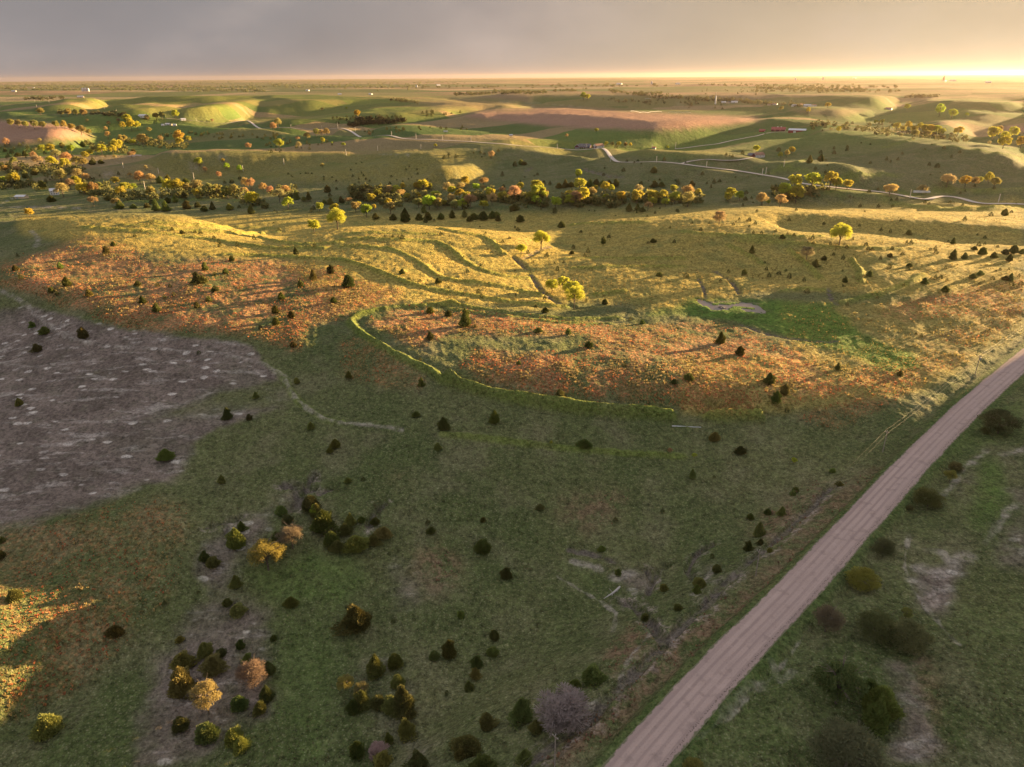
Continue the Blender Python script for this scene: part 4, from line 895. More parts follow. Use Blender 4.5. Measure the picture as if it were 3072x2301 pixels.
BUSH = [(crown_mesh('bush_crown', 110 + i, 9000, .8, .028, 34, .0, 1.1, .35), stem_mesh('bush_stems', .5, .02, 50 + i, 9, .3)) for i in range(3)]
SPRAY = [(crown_mesh('blossom_crown', 120 + i, 5200, .95, .045, 34, .02, 1.1, .8), stem_mesh('bush_stems', .6, .02, 60 + i, 11, .36)) for i in range(2)]

# ---------------------------------------------------------------- where every tree stands: (x, y of its middle, width) in traced frames
CEDARS = {
'E': [(980,45,22),(1115,75,28),(1180,90,36),(1262,88,24),(1300,98,30),(918,93,18),(875,120,26),(735,172,36),(690,220,50),(115,250,20),(100,328,45),(392,322,40),(137,388,35),(435,422,56),(335,475,36),(372,490,34),(577,490,50),(895,437,42),(1022,440,30),(1103,450,24),(1280,415,66),(1318,412,60),(1330,330,46),(1392,370,30),(1462,350,44),(1503,272,36),(1395,465,50),(1127,503,26),(1068,520,28),(925,540,46),(1352,530,40),(1277,572,40),(1015,590,54),(1825,518,48),(1785,600,52),(1890,635,50),(1790,680,52),(1688,712,30),(1900,822,42),(2030,390,50),(1947,437,46),(2145,350,50),(2163,533,48),(1390,143,24),(1420,157,26),(1425,183,30),(1540,178,30),(1648,142,32),(1918,240,36),(2040,197,24),(1808,82,26),(1775,38,14),(210,697,44),(290,730,66),(545,763,70),(245,850,66),(125,1195,54),(1290,882,28),(1925,1062,42),(1658,1152,48),(1475,1290,66),(1617,1302,40),(2015,1345,42)],
'F': [(645,108,24),(280,127,20),(335,130,24),(370,130,20),(395,138,34),(935,108,16),(1047,157,24),(1090,140,20),(700,128,12),(950,208,14),(1210,227,26),(1145,77,30),(1125,68,16),(545,28,30),(898,65,12),(323,198,14),(792,268,16),(125,275,20),(903,307,16),(395,360,38),(438,402,24),(510,413,22),(627,412,48),(695,452,16),(820,355,24),(888,482,32),(908,513,28),(813,532,24),(1130,505,16),(1317,527,28),(1260,568,28),(1322,603,44),(1493,230,36),(1503,193,28),(1598,227,32),(1577,252,26),(1332,250,34),(1245,295,14),(1382,297,14),(1440,290,16),(1400,335,28),(1125,345,12),(1698,160,36),(1733,125,26),(2018,148,44),(1987,168,20),(2157,158,24),(2130,72,18),(1553,97,22),(2060,370,38),(1425,52,50),(45,420,80),(1585,545,24),(1708,553,44),(575,597,56),(693,618,50),(803,668,80),(865,703,30),(577,785,50),(1275,722,50),(1470,743,40),(1873,660,24),(1950,680,36),(1600,820,56),(1150,940,36),(1833,950,30),(2155,1062,46),(1412,1150,76),(513,947,26),(520,1078,46),(48,1022,46),(483,1273,48),(660,1335,68),(992,1305,60)],
'G': [(60,38,18),(118,75,26),(172,42,16),(328,50,20),(345,35,12),(430,17,34),(470,45,22),(432,62,16),(458,100,18),(510,110,22),(365,15,16),(690,18,22),(915,43,22),(1145,55,18),(603,92,20),(282,113,14),(645,125,36),(678,115,14),(720,118,26),(840,137,30),(820,140,16),(955,103,20),(1103,142,18),(1285,80,22),(1345,93,24),(1465,97,40),(1410,20,18),(1825,15,30),(1957,132,24),(1910,115,14),(1750,163,36),(1720,157,14),(1580,150,14),(845,172,20),(807,172,14),(957,177,20),(1062,190,26),(785,197,14),(1187,180,30),(1450,168,24),(1477,167,30),(1200,205,30),(1228,203,28),(1357,200,24),(1637,200,26),(1605,207,18),(1638,230,30),(1422,242,30),(1342,250,36),(1280,268,24),(1917,178,30),(1955,177,20),(1890,200,40),(1940,222,60),(2090,225,46),(2143,215,60),(2195,232,40),(2040,192,20),(1748,258,50),(1825,252,40),(2013,252,42),(2115,270,42),(448,215,40),(915,265,38),(978,240,22),(1037,268,28),(858,305,48),(532,298,16),(542,337,24),(295,355,22),(398,362,38),(622,360,32),(668,350,18),(560,380,30),(690,385,34),(787,407,26),(1050,413,38),(1040,447,16),(1210,367,42),(1035,350,14),(1468,303,42),(1460,337,24),(1337,322,34),(1700,335,22),(1925,365,42),(1878,388,44),(1668,395,34),(1633,402,28),(1608,403,16),(1565,420,46),(1710,417,20),(2007,398,30),(2055,340,20),(2028,350,14),(2112,342,16),(2090,392,44),(2122,398,40),(2130,433,34),(2190,433,34),(2176,387,20),(1925,433,20),(1905,483,18),(1697,470,50),(1430,447,18),(1262,515,20),(1065,565,26),(805,483,36),(243,418,20),(20,382,36),(1740,743,16),(1510,762,20),(1545,770,22),(245,800,60),(370,865,66),(1005,975,40),(1407,1020,40),(1480,1035,16),(40,1030,66),(560,1050,72),(660,1118,64),(605,1168,70),(675,1250,36),(908,1350,22)],
'P': [(70,835,64),(5,572,36),(5,645,40),(550,995,66),(228,1445,110),(788,176,60),(1050,298,34),(1470,35,34),(1585,122,44),(1560,153,28),(780,878,20),(850,1048,32),(970,660,46),(1010,685,58),(1118,785,50),(1077,878,42),(1125,900,72),(1380,870,56),(1122,580,80),(1145,525,36),(1335,435,50),(1360,470,52),(1470,395,80),(1500,440,60),(1530,480,110),(1570,575,70),(1600,610,60),(870,1140,95),(868,1250,120),(972,1095,66),(1047,1110,46),(1015,1165,100),(1140,1080,40),(1175,1150,60),(1275,1185,60),(1265,1305,64),(1135,1340,70),(1230,1370,60),(855,1435,70),(985,1475,95),(1105,1490,80),(1145,1530,74),(1295,1040,30),(940,830,16),(1310,565,46)],
'Q': [(485,30,50),(725,12,44),(1150,112,58),(457,140,32),(30,290,30),(103,285,20),(410,497,22),(423,540,36),(670,478,24),(940,414,34),(668,597,70),(780,735,50),(1230,610,32),(1296,484,22),(1518,443,18),(75,935,130),(565,935,34),(725,1025,46),(715,1092,52),(510,1103,66),(440,1120,46),(640,1150,50),(635,1208,44),(605,1268,46),(255,1145,68),(165,1178,80),(270,1250,60),(100,1335,80),(60,1370,60),(180,1340,70),(250,1345,90),(295,1350,100),(325,1390,50),(310,1468,80),(225,1517,40),(75,1570,66),(200,1610,80),(365,1615,86),(600,1520,120),(560,1590,50),(690,1440,66),(850,1390,100),(920,1460,60),(865,1600,66),(660,1640,110),(1185,1205,100),(1110,1260,50),(45,490,50),(97,482,36),(20,530,60),(70,580,100),(160,490,40),(205,540,66),(155,585,50),(1525,808,36),(1592,900,38),(1440,920,36),(1308,735,30),(500,1305,22),(245,960,20)],
'R': [(150,88,46),(272,152,46),(45,275,30),(148,283,14),(710,248,26),(740,315,30),(360,537,52),(400,445,30),(465,450,36),(320,468,28),(522,352,26),(535,335,26),(310,615,40),(365,590,30),(160,715,44),(137,665,22),(83,780,56),(65,825,36),(410,630,24),(920,1330,150),(880,1270,90),(910,1410,110)],
'B': [(250,1080,60),(310,1090,50),(350,1085,50),(505,1015,70),(525,1060,36),(240,1000,40),(480,1120,50),(530,1120,60),(620,1110,50),(390,1170,40),(370,1200,30),(905,1240,60),(1050,1245,60),(1150,1215,100),(1150,1250,90),(1265,1240,75),(1340,1245,70),(1445,1235,65),(1540,1230,55),(1640,1225,50),(1720,1225,100),(1800,1225,120),(1870,1225,80),(1905,1225,60),(1685,1260,60),(1920,1260,50),(2100,1265,65),(1320,1280,36),(2055,1155,90),(1305,1190,50),(180,888,18),(205,905,14),(280,885,12),(325,880,18),(345,885,14),(375,885,16),(218,912,12),(475,912,16),(477,935,14),(543,912,16),(578,943,20),(698,853,14),(742,802,14),(790,795,14),(715,910,20),(788,880,14),(805,900,16),(765,930,16),(825,930,18),(855,945,18),(765,958,14),(1035,908,20),(1080,940,14),(1130,950,14),(1155,850,18),(1183,828,16),(1248,850,16),(1253,885,20),(1202,918,12),(1177,930,16),(1248,943,14),(1335,930,12),(1362,948,14),(1022,962,26),(1955,890,34),(2060,810,40),(2110,790,50),(2140,915,14),(2105,955,20),(700,1052,22),(580,1010,22),(1390,1275,24),(65,1195,14),(85,1205,16),(2025,1200,16)],
'C': [(165,795,26),(200,795,50),(115,808,24),(310,890,26),(285,905,16),(365,965,36),(415,970,30),(30,1000,40),(868,840,16),(1025,855,34),(860,880,28),(1115,795,18),(1170,825,14),(1275,855,60),(1170,965,36),(1230,945,12),(1280,975,60),(1340,970,60),(1325,935,20),(1458,940,22),(1475,965,40),(1590,970,50),(1677,905,30),(1775,958,36),(1820,945,32),(1715,965,20),(1880,958,10),(1950,930,16),(2055,935,10),(2130,905,10),(2145,925,12),(2035,1095,40),(2040,1045,36),(490,985,60),(540,980,60),(590,975,60),(700,960,50),(745,970,60),(800,960,60),(850,955,70),(905,960,60),(960,970,60),(120,1150,90),(455,1195,46),(340,1180,16),(90,1200,18),(915,1150,46),(962,1165,18),(1070,1175,60),(1140,1175,50),(1180,1180,60),(1285,1210,24),(1220,1240,22),(960,1235,14),(1470,1190,24),(740,1190,16),(785,1195,16),(960,710,34),(1055,725,26),(1145,738,26),(1360,760,36),(1875,725,24),(1905,735,14),(1928,740,24),(2010,715,36),(1540,780,20)],
'D': [(485,823,26),(570,828,26),(525,708,30),(635,712,36),(635,680,24),(740,688,30),(175,685,40),(525,765,50),(430,780,50),(1070,765,30),(1165,765,26),(1200,722,22),(1435,895,16),(1490,822,46),(1515,878,12),(95,870,20),(1390,1108,30),(1150,1125,30),(1105,1130,24),(915,1088,36),(1000,1160,30),(1120,1162,26),(850,1155,30),(755,1135,20),(785,1138,16),(1005,985,24),(2050,1215,60),(2107,1200,26),(1935,1230,36),(1410,1160,18),(320,1187,26),(890,1198,16)],
'A': [(1330,930,80),(1400,930,80),(1470,935,80),(1540,940,80),(900,1090,50),(1000,1140,90),(1110,1150,60),(1260,1115,50),(1390,1105,60),(1455,1105,50),(1530,1085,50),(1550,1140,90),(1640,1140,60),(1700,1175,60),(1765,1165,50),(1905,1160,70),(1985,1160,30),(2085,1195,60),(1220,1150,50),(1300,1165,70),(1380,1160,80),(2185,1160,30),(355,965,110),(430,1085,80),(20,810,50),(60,820,50),(130,880,60),(210,900,60),(290,870,70),(150,720,60),(210,720,50),(100,710,40),(690,640,60),(1110,690,60),(840,780,60),(770,790,60),(1925,950,40),(1865,960,30),(985,885,24),(1990,925,30)],
}
# broadleaf trees: x, y, width, colour (y yellow, g yellow-green, o orange budding, k dim, p pale bare)
TREES = {
'A': [(30,940,70,'y'),(125,935,110,'y'),(5,985,40,'o'),(75,990,40,'o'),(240,955,40,'o'),(515,920,120,'o'),(655,895,110,'o'),(720,920,60,'o'),(635,960,90,'y'),(590,985,80,'o'),(530,1030,120,'o'),(700,1010,110,'y'),(780,1010,100,'k'),(705,1020,60,'o'),(825,985,60,'k'),(780,1115,85,'o'),(960,950,70,'y'),(1080,900,45,'o'),(1165,930,100,'o'),(1255,935,80,'o'),(1050,1010,110,'y'),(1110,1000,60,'g'),(1010,1035,90,'y'),(970,1120,80,'k'),(1260,1040,100,'k'),(1400,1010,100,'y'),(1480,1000,110,'y'),(1560,1010,80,'k'),(1640,1060,80,'y'),(1640,1005,100,'k'),(1740,1035,110,'k'),(1810,1035,100,'k'),(1890,1040,100,'k'),(1950,1045,80,'k'),(2040,980,80,'o'),(2085,985,80,'o'),(2030,1040,80,'o'),(2100,1100,120,'y'),(2185,1010,70,'o'),(355,685,60,'y'),(300,695,50,'o'),(430,690,80,'y'),(595,690,60,'g'),(520,665,40,'k'),(470,740,90,'o'),(560,760,100,'o'),(440,795,90,'y'),(320,785,90,'o'),(545,810,90,'y'),(640,780,80,'k'),(710,745,60,'y'),(745,715,60,'y'),(280,745,60,'o'),(690,800,80,'k'),(850,695,90,'y'),(980,660,110,'y'),(940,690,70,'y'),(800,690,70,'k'),(120,790,60,'k'),(150,850,60,'o'),(50,855,60,'k'),(5,850,30,'y'),(1105,625,50,'y'),(1190,620,90,'k'),(1295,622,45,'o'),(1338,605,50,'o'),(1490,595,90,'y'),(1565,603,50,'y'),(1495,628,70,'y'),(1025,615,80,'k'),(900,570,60,'o'),(880,520,35,'o'),(905,470,40,'o'),(985,450,40,'o'),(1060,440,80,'y'),(1025,500,50,'y'),(1095,495,80,'y'),(1145,495,60,'y'),(60,640,60,'o'),(335,612,35,'o'),(100,475,60,'k'),(160,483,60,'k'),(220,485,60,'k'),(290,487,70,'k'),(360,490,60,'k'),(470,490,60,'k'),(540,495,60,'k'),(600,505,60,'k'),(680,530,80,'k'),(740,540,60,'k'),(725,445,30,'o'),(1760,435,30,'o'),(1460,405,60,'y'),(1225,430,50,'o'),(1300,420,60,'k'),(1350,425,50,'k'),(1240,530,40,'k'),(2065,665,55,'o'),(1655,790,75,'g'),(1850,775,30,'y'),(1705,855,45,'o'),(1885,832,50,'g'),(1990,857,45,'g'),(1820,905,50,'o'),(1210,840,40,'o'),(955,750,35,'o'),(1095,730,65,'o'),(250,1215,80,'y'),(340,375,60,'k'),(510,385,60,'k'),(570,385,60,'k'),(640,385,60,'k'),(700,390,60,'k')],
'B': [(30,1030,70,'o'),(165,1030,90,'o'),(110,1075,120,'o'),(180,1140,100,'y'),(465,822,45,'o'),(105,645,85,'y'),(270,660,60,'o'),(465,620,40,'y'),(540,630,20,'g'),(637,650,35,'g'),(415,553,60,'k'),(460,553,60,'o'),(500,555,50,'k'),(260,598,40,'o'),(340,580,60,'k'),(60,510,60,'o'),(100,495,70,'o'),(855,548,35,'o'),(1400,655,32,'y'),(1865,738,60,'o'),(460,355,30,'o'),(663,343,26,'g'),(755,395,60,'y'),(680,1115,60,'o'),(440,1165,80,'y'),(570,1180,90,'y'),(760,1145,60,'y'),(740,1170,80,'k'),(830,1200,100,'g'),(890,1170,50,'y'),(1010,1125,70,'y'),(1030,1170,110,'k'),(930,1065,100,'y'),(850,1050,90,'k'),(870,1100,80,'y'),(1020,1035,100,'o'),(1075,1040,90,'y'),(1110,1060,80,'o'),(1170,1090,60,'y'),(1130,1000,50,'y'),(1300,990,100,'y'),(1355,1000,50,'y'),(1245,1000,60,'y'),(1255,1080,60,'y'),(1310,1075,80,'o'),(1400,1060,80,'y'),(1260,1130,90,'k'),(1350,1130,120,'g'),(1420,1140,90,'k'),(1470,1135,60,'y'),(1510,1020,100,'o'),(1540,1040,70,'y'),(1610,1000,70,'o'),(1650,955,80,'y'),(1735,1000,80,'g'),(1800,960,80,'o'),(1795,1005,50,'o'),(1840,1025,50,'g'),(1535,1110,80,'o'),(1600,1060,80,'y'),(1660,1080,90,'y'),(1690,1120,110,'o'),(1625,1140,90,'g'),(1560,1150,80,'k'),(1865,1060,80,'y'),(1870,1110,90,'o'),(1800,1140,90,'y'),(1955,1030,60,'o'),(1960,1080,90,'y'),(2060,1060,120,'o'),(2105,1000,60,'y'),(2180,1090,80,'y'),(590,1285,140,'g'),(395,1330,105,'g')],
'C': [(165,1010,70,'y'),(110,1045,90,'o'),(310,1000,110,'g'),(310,1060,160,'y'),(360,1080,90,'o'),(305,1110,90,'g'),(20,1030,50,'o'),(460,1125,110,'g'),(570,1065,90,'y'),(630,1095,120,'o'),(690,1095,110,'y'),(575,1120,90,'y'),(650,905,60,'y'),(660,985,110,'g'),(760,1050,90,'o'),(785,1015,60,'g'),(870,1000,90,'y'),(925,1025,60,'y'),(880,1090,60,'g'),(1005,1080,100,'y'),(1150,1035,80,'o'),(1230,1028,40,'o'),(1135,1090,110,'y'),(1265,1095,110,'y'),(1265,1130,80,'y'),(1350,1085,100,'y'),(1440,1025,70,'y'),(1450,1090,100,'y'),(1370,1130,70,'y'),(1225,1165,80,'o'),(1550,1060,110,'o'),(1640,1060,70,'y'),(1555,1115,110,'o'),(1910,1060,90,'y'),(1985,1080,80,'g'),(1890,1090,70,'y'),(2165,1105,110,'o'),(1815,1265,110,'p'),(2125,685,60,'g'),(800,530,36,'y'),(553,575,30,'o'),(690,250,60,'g'),(725,253,50,'g'),(880,640,36,'y'),(930,645,36,'k'),(985,645,40,'y'),(1040,650,36,'k'),(1080,650,30,'y'),(1390,655,26,'g')],
'D': [(40,1105,90,'o'),(185,1115,110,'o'),(90,1120,50,'g'),(305,965,120,'y'),(220,1035,130,'y'),(160,1020,90,'k'),(315,1080,120,'y'),(445,970,140,'g'),(590,1010,120,'y'),(640,1030,100,'y'),(740,995,90,'y'),(1085,1060,110,'o'),(1110,1025,70,'y'),(1360,1010,90,'o'),(1570,940,120,'o'),(1715,980,90,'y'),(1840,940,60,'y'),(1910,945,80,'y'),(1960,960,90,'k'),(1800,965,60,'k'),(280,700,56,'y'),(190,740,46,'y'),(240,730,50,'k'),(1505,378,80,'g'),(1608,395,76,'g'),(1735,400,30,'g'),(1240,338,50,'g'),(420,372,40,'y'),(1660,540,80,'y'),(1950,560,110,'y'),(2040,600,80,'y'),(2110,560,80,'y'),(2035,630,110,'y'),(2180,640,90,'y'),(1990,540,70,'k'),(1150,500,60,'y'),(1200,520,60,'k'),(1245,505,60,'y'),(1290,520,70,'y'),(1340,515,60,'y'),(1380,530,70,'y'),(1430,525,70,'y'),(1480,525,80,'y'),(1520,550,60,'y'),(1300,555,70,'k'),(1400,560,70,'k'),(980,460,40,'y'),(1030,460,40,'y'),(1920,635,30,'o'),(670,530,40,'y'),(580,318,50,'y'),(195,350,40,'k')],
'G': [(1015,122,125,'g'),(800,245,90,'p'),(1640,0,1,'k')],
'F': [(1295,160,100,'g'),(1365,460,86,'g'),(1437,455,80,'g'),(1500,480,120,'g'),(1508,545,110,'g'),(1165,215,70,'g')],
'P': [(1385,565,125,'p'),(1270,650,165,'y'),(1200,1195,150,'p'),(990,1340,150,'k'),(1490,440,60,'g')],
'Q': [(95,1275,80,'k'),(1553,155,28,'o'),(992,122,18,'y'),(1050,1345,250,'w'),(180,1565,100,'w'),(20,1250,90,'k')],
'R': [(525,208,28,'y'),(55,180,26,'y'),(850,722,160,'B'),(1160,350,140,'b'),(1490,0,170,'b'),(1290,215,70,'b'),(1430,50,50,'b'),(945,580,110,'b'),(1070,425,40,'b'),(675,940,150,'p'),(905,955,190,'g2'),(1060,990,210,'b2'),(725,1240,250,'g3'),(760,1520,350,'b2'),(50,1620,110,'B'),(1262,272,60,'y'),(1050,930,60,'y')],
}
LM = [(720,1620,'the bare bank left of the hollow'),(640,2050,'the bare slope at lower left'),(820,1950,'the thicket inside the lower-left bare slope'),(950,1530,'the eroded head of the hollow'),(1120,1600,'the cedar thicket right of the hollow'),(1150,2080,'the thicket at bottom centre'),(1430,2230,'the bottom centre edge'),
 (1400,1500,'the middle of the shaded pasture'),(1450,1980,'the dim grassy spur'),(1720,2050,'the silvery blossoming shrub'),(1880,1760,'the pale fallen dead tree'),(2130,1720,'the eroded ditch beside the road'),(2260,1560,'the reddish roadside strip'),(2600,2050,'the dense bushes right of the road'),
 (2800,1500,'the green ground right of the road'),(80,1650,'the lower left edge'),(250,1080,'the pale chalky slope'),(450,1350,'the foot of the chalky slope'),(860,1230,'the lower end of the pale trail'),(130,820,'the left end of the russet slope'),(480,850,'the middle of the russet slope'),(850,880,'the right end of the russet slope'),(450,690,'the terraces of the left hill'),
 (900,700,'the saddle between the hills'),(1200,700,'the crest of the middle hill'),(1250,840,'the terraces of the middle hill'),(1740,870,'the bright yellow tree clump'),(1620,740,'the draw behind the middle hill'),(1350,970,'the bend of the long bright bank'),(1680,1060,'the russet patch inside the curved bank'),(1400,1260,'the shade below the curved bank'),
 (2050,1120,'the russet grass below the pond'),(2200,925,'the pond'),(2300,820,'the shaded swale above the pond'),(2520,700,'the big lone yellow-green tree'),(2740,730,'the long-shadowed hillside'),(2980,770,'the upper right hillside'),(2850,860,'the russet slope at right'),(2100,700,'the pale bare tree on the hill'),(2500,1100,'the grey-green flat left of the road'),(2150,1290,'the grey pole lying in grass'),
 (70,570,'the tin-roofed shed'),(200,560,'the white two-storey house'),(370,570,'the trees right of the white house'),(560,570,'the dark tree row'),(740,570,'the orange trees past the dark row'),(900,590,'the cedars left of the creek woods'),(1070,610,'the left end of the creek woods'),(1230,580,'the left half of the creek woods'),(1420,580,'the middle of the creek woods'),(1600,580,'the mid-right creek woods'),(1740,540,'the tall slim yellow tree'),(1980,590,'the right end of the creek woods'),
 (2220,600,'the gap right of the creek woods'),(2430,560,'the yellow trees beside the distant road'),(2680,590,'the lane trees at far right'),(2940,560,'the right edge beyond the distant road'),(2950,640,'the right hill shoulder'),(150,470,'the woods below the pink field'),(320,450,'the left valley pool'),(120,385,'the hedge across the pink field'),(420,370,'the yellow grove at far left'),(240,340,'the far left valley road'),(560,370,'the white far-left farmstead'),(560,500,'the pale-poled pasture'),
 (900,400,'the reddish brush above the left slope'),(1090,350,'the dark windbreak'),(1700,440,'the maroon farmhouse'),(1870,435,'the garage hedge'),(2270,465,'the white-walled house'),(2390,390,'the red barns'),(2740,390,'the far right grove'),(2830,340,'the round trees on the far right'),(3000,420,'the trees by the mauve field'),(1750,290,'the far plain'),(1050,530,'the dotted slope above the woods'),(1300,530,'the sunlit patch above the woods'),(1600,490,'the gullies under the farm'),(1900,500,'the gullied slope below the road'),(2150,540,'the slope under the distant road'),(2500,450,'the slope right of the white-walled house')]
ORD = ['first','second','third','fourth','fifth','sixth','seventh','eighth','ninth','tenth','eleventh','twelfth','thirteenth','fourteenth','fifteenth','sixteenth']
def label_all(recs):
    """recs: dicts with px, py, noun; fills in rec['label'], each different"""
    lx = np.array([l[0] for l in LM]); ly = np.array([l[1] for l in LM]); G = {}
    for r in recs:
        k = 3.0 if r['py'] < 700 else 1.6
        r['lm'] = int(np.argmin((lx - r['px']) ** 2 + (k * (ly - r['py'])) ** 2)); G.setdefault((r['noun'], r['lm']), []).append(r)
    for (noun, lm), rs_ in G.items():
        ph = LM[lm][2]
        if len(rs_) == 1: rs_[0]['label'] = noun + ' by ' + ph; continue
        if len(rs_) <= 5: rows = [('', sorted(rs_, key=lambda r: r['px']))]
        else:
            q = sorted(rs_, key=lambda r: r['py']); h = len(q) // 2; rows = [(', farther', sorted(q[:h], key=lambda r: r['px'])), (', nearer', sorted(q[h:], key=lambda r: r['px']))]
        for nm, row in rows:
            for i, r in enumerate(row):
                if len(row) == 1: r['label'] = noun + ' by ' + ph + nm
                elif i == 0: r['label'] = noun + ' by ' + ph + nm + ', leftmost'
                elif i == len(row) - 1: r['label'] = noun + ' by ' + ph + nm + ', rightmost'
                else: r['label'] = noun + ' by ' + ph + nm + ', ' + ORD[i] + ' from left'
def place_all():
    recs = []
    for fr, L in CEDARS.items():
        for x, y, w in L:
            (px, py), = Z(fr, [(x, y)]); recs.append(dict(px=px, py=py, w=w * FR[fr][2] * (1.15 if fr in 'PQR' else 1), kind='cedar', c='k'))
    for fr, L in TREES.items():
        for x, y, w, c in L:
            if w < 3: continue
            (px, py), = Z(fr, [(x, y)]); recs.append(dict(px=px, py=py, w=w * FR[fr][2], kind='tree', c=c))
    bx = np.array([r['px'] for r in recs]); by = np.array([r['py'] + (.42 if r['kind'] == 'cedar' else .46) * r['w'] for r in recs])
    X, Y, H = shoot(bx, by, smooth_h)
    Hf = fine_h(X, Y); Hf, _ = near_road(X, Y, Hf); Hf = track_flat(X, Y, Hf)
    for i, r in enumerate(recs):
        P = np.array([X[i], Y[i], Hf[i]]); dep = float((P - [0, 0, CAM_H]) @ FWD); r['P'] = P; r['W'] = r['w'] / FPX * dep; r['dep'] = dep
    recs = [r for r in recs if r['P'][1] > 20 and np.isfinite(r['P']).all()]
    ced = sorted([r for r in recs if r['kind'] == 'cedar'], key=lambda r: -r['w']); tre = [r for r in recs if r['kind'] == 'tree']
    big, small = ced[:296], ced[296:]
    for r in big:
        r['v'] = int(rng.integers(5)); r['noun'] = ('large ' if r['W'] > 7.5 else 'small ' if r['W'] < 3.6 else '') + 'dark green cedar'
    CN = {'y': 'yellow leafing tree', 'g': 'yellow-green leafing tree', 'o': 'orange budding tree', 'k': 'dull brown-green tree', 'p': 'pale bare-twigged tree', 'w': 'silvery white blossoming shrub', 'B': 'round golden-green bush', 'b': 'dark rounded bush', 'b2': 'wide grey-green shrub', 'g2': 'bushy green shrub', 'g3': 'dark green broad tree'}
    for r in tre: r['noun'] = ('large ' if r['W'] > 15 else 'small ' if r['W'] < 7 else '') + CN[r['c']]
    label_all(big); label_all(tre)
    seen = {}
    for r in big + tre:
        assert r['label'] not in seen, r['label']; seen[r['label']] = 1
    CL = {'y': (.38, .345, .05), 'g': (.32, .37, .045), 'o': (.37, .27, .12), 'k': (.29, .25, .085), 'p': (.30, .21, .12), 'w': (.38, .34, .29), 'B': (.22, .19, .05), 'b': (.12, .12, .05), 'b2': (.17, .155, .085), 'g2': (.12, .155, .05), 'g3': (.09, .135, .04)}
    for i, r in enumerate(big):
        W = r['W']; jit = rng.uniform(.85, 1.15, 3); hs = rng.uniform(.85, 1.08)
        if W > 9 and r['dep'] > 500: W = 9 + (W - 9) * .4
        col = np.array([.125, .130, .036]) * jit * rng.uniform(.6, 1.5); hs *= rng.uniform(.75, 1.2)
        rz = float(rng.uniform(0, 6.28))
        if r['w'] >= 20:
            root = bpy.data.objects.new('cedar_tree', None); COL.objects.link(root); root.location = r['P']; root.rotation_euler.z = rz; root.scale = (W, W, W * hs)
            cr, st = CED_HI[r['v']]; o = link('crown', cr, parent=root); o.color = (*col, 1); link('trunk', st, parent=root)
        else:
            root = link('cedar_tree', CED_LO[r['v']], loc=r['P']); root.rotation_euler.z = rz; root.scale = (W, W, W * hs); root.color = (*col, 1)
        tag(root, r['label'], 'cedar', 'dark cedars scattered over the pastures')
    for r in tre:
        W = r['W']; c = r['c']; rz = float(rng.uniform(0, 6.28)); near = r['w'] > 38 and r['py'] > 640
        if c in ('y', 'g', 'k', 'g3'): lib = TRE_HI if near else TRE_LO
        elif c in ('o', 'p'): lib = TWG_HI if near else TWG_LO
        elif c == 'w': lib = SPRAY
        else: lib = BUSH
        cr, st = lib[int(rng.integers(len(lib)))]
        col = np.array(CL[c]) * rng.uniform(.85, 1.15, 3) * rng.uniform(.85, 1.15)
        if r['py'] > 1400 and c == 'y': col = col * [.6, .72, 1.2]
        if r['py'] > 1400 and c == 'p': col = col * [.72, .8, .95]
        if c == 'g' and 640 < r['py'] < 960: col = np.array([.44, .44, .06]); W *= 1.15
        kind = 'broadleaf_tree' if c in ('y', 'g', 'o', 'k', 'p', 'g3') else 'shrub'
        root = bpy.data.objects.new(kind, None); COL.objects.link(root); root.location = r['P']; root.rotation_euler.z = rz
        hs = rng.uniform(.9, 1.1) * (1.45 if (abs(r['px'] - 1735) < 3 and abs(r['py'] - 527) < 4) else 1)
        if kind == 'shrub': hs *= .8
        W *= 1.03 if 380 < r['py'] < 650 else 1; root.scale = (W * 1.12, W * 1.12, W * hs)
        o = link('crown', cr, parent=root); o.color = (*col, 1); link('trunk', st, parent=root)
        g = {'y': 'yellow leafing trees', 'g': 'yellow-green leafing trees', 'o': 'orange budding trees', 'k': 'dull trees of the valley woods', 'p': 'pale bare-twigged trees', 'w': 'silvery blossoming shrubs'}.get(c, 'shrubs right of the gravel road' if kind == 'shrub' else 'dark green broad trees')
        tag(root, r['label'], 'tree' if kind == 'broadleaf_tree' else 'shrub', g)
    # the rest of the cedars, tiny in the picture, as one object
    Vs, Fs, M, k = [], [], [], 0
    protos = []
    for me in CED_LO:
        v = np.zeros(len(me.vertices) * 3); me.vertices.foreach_get('co', v); v = v.reshape(-1, 3)
        n = 620 * 4; sel = np.arange(0, 620, 2); protos.append(v[:n].reshape(620, 4, 3)[sel].reshape(-1, 3))
    extra = []
    for (x0, y0, x1, y1, n) in [(0,430,330,560,60),(420,395,640,420,24),(640,400,860,420,30),(990,355,1060,372,10),(800,420,1000,460,24),(1300,455,1500,480,14),(1080,385,1220,400,12),(1260,335,1390,352,14),(2420,370,2700,395,30),(2100,260,2300,285,20),(2500,560,3060,620,16),(2040,300,2200,330,16),(1250,380,1420,392,10),(1900,560,2300,640,20),(2450,430,2900,500,14),(1040,350,1220,372,60)]:
        for _ in range(n): extra.append((rng.uniform(x0, x1), rng.uniform(y0, y1), rng.uniform(4, 9)))
    ex, ey, ez = shoot(np.array([e[0] for e in extra]), np.array([e[1] for e in extra]), smooth_h)
    items = [(r['P'], r['W']) for r in small] + [(np.array([ex[i], ey[i], ez[i]]), float(np.clip(extra[i][2] / FPX * np.hypot(ex[i], ey[i]), 2, 9))) for i in range(len(extra))]
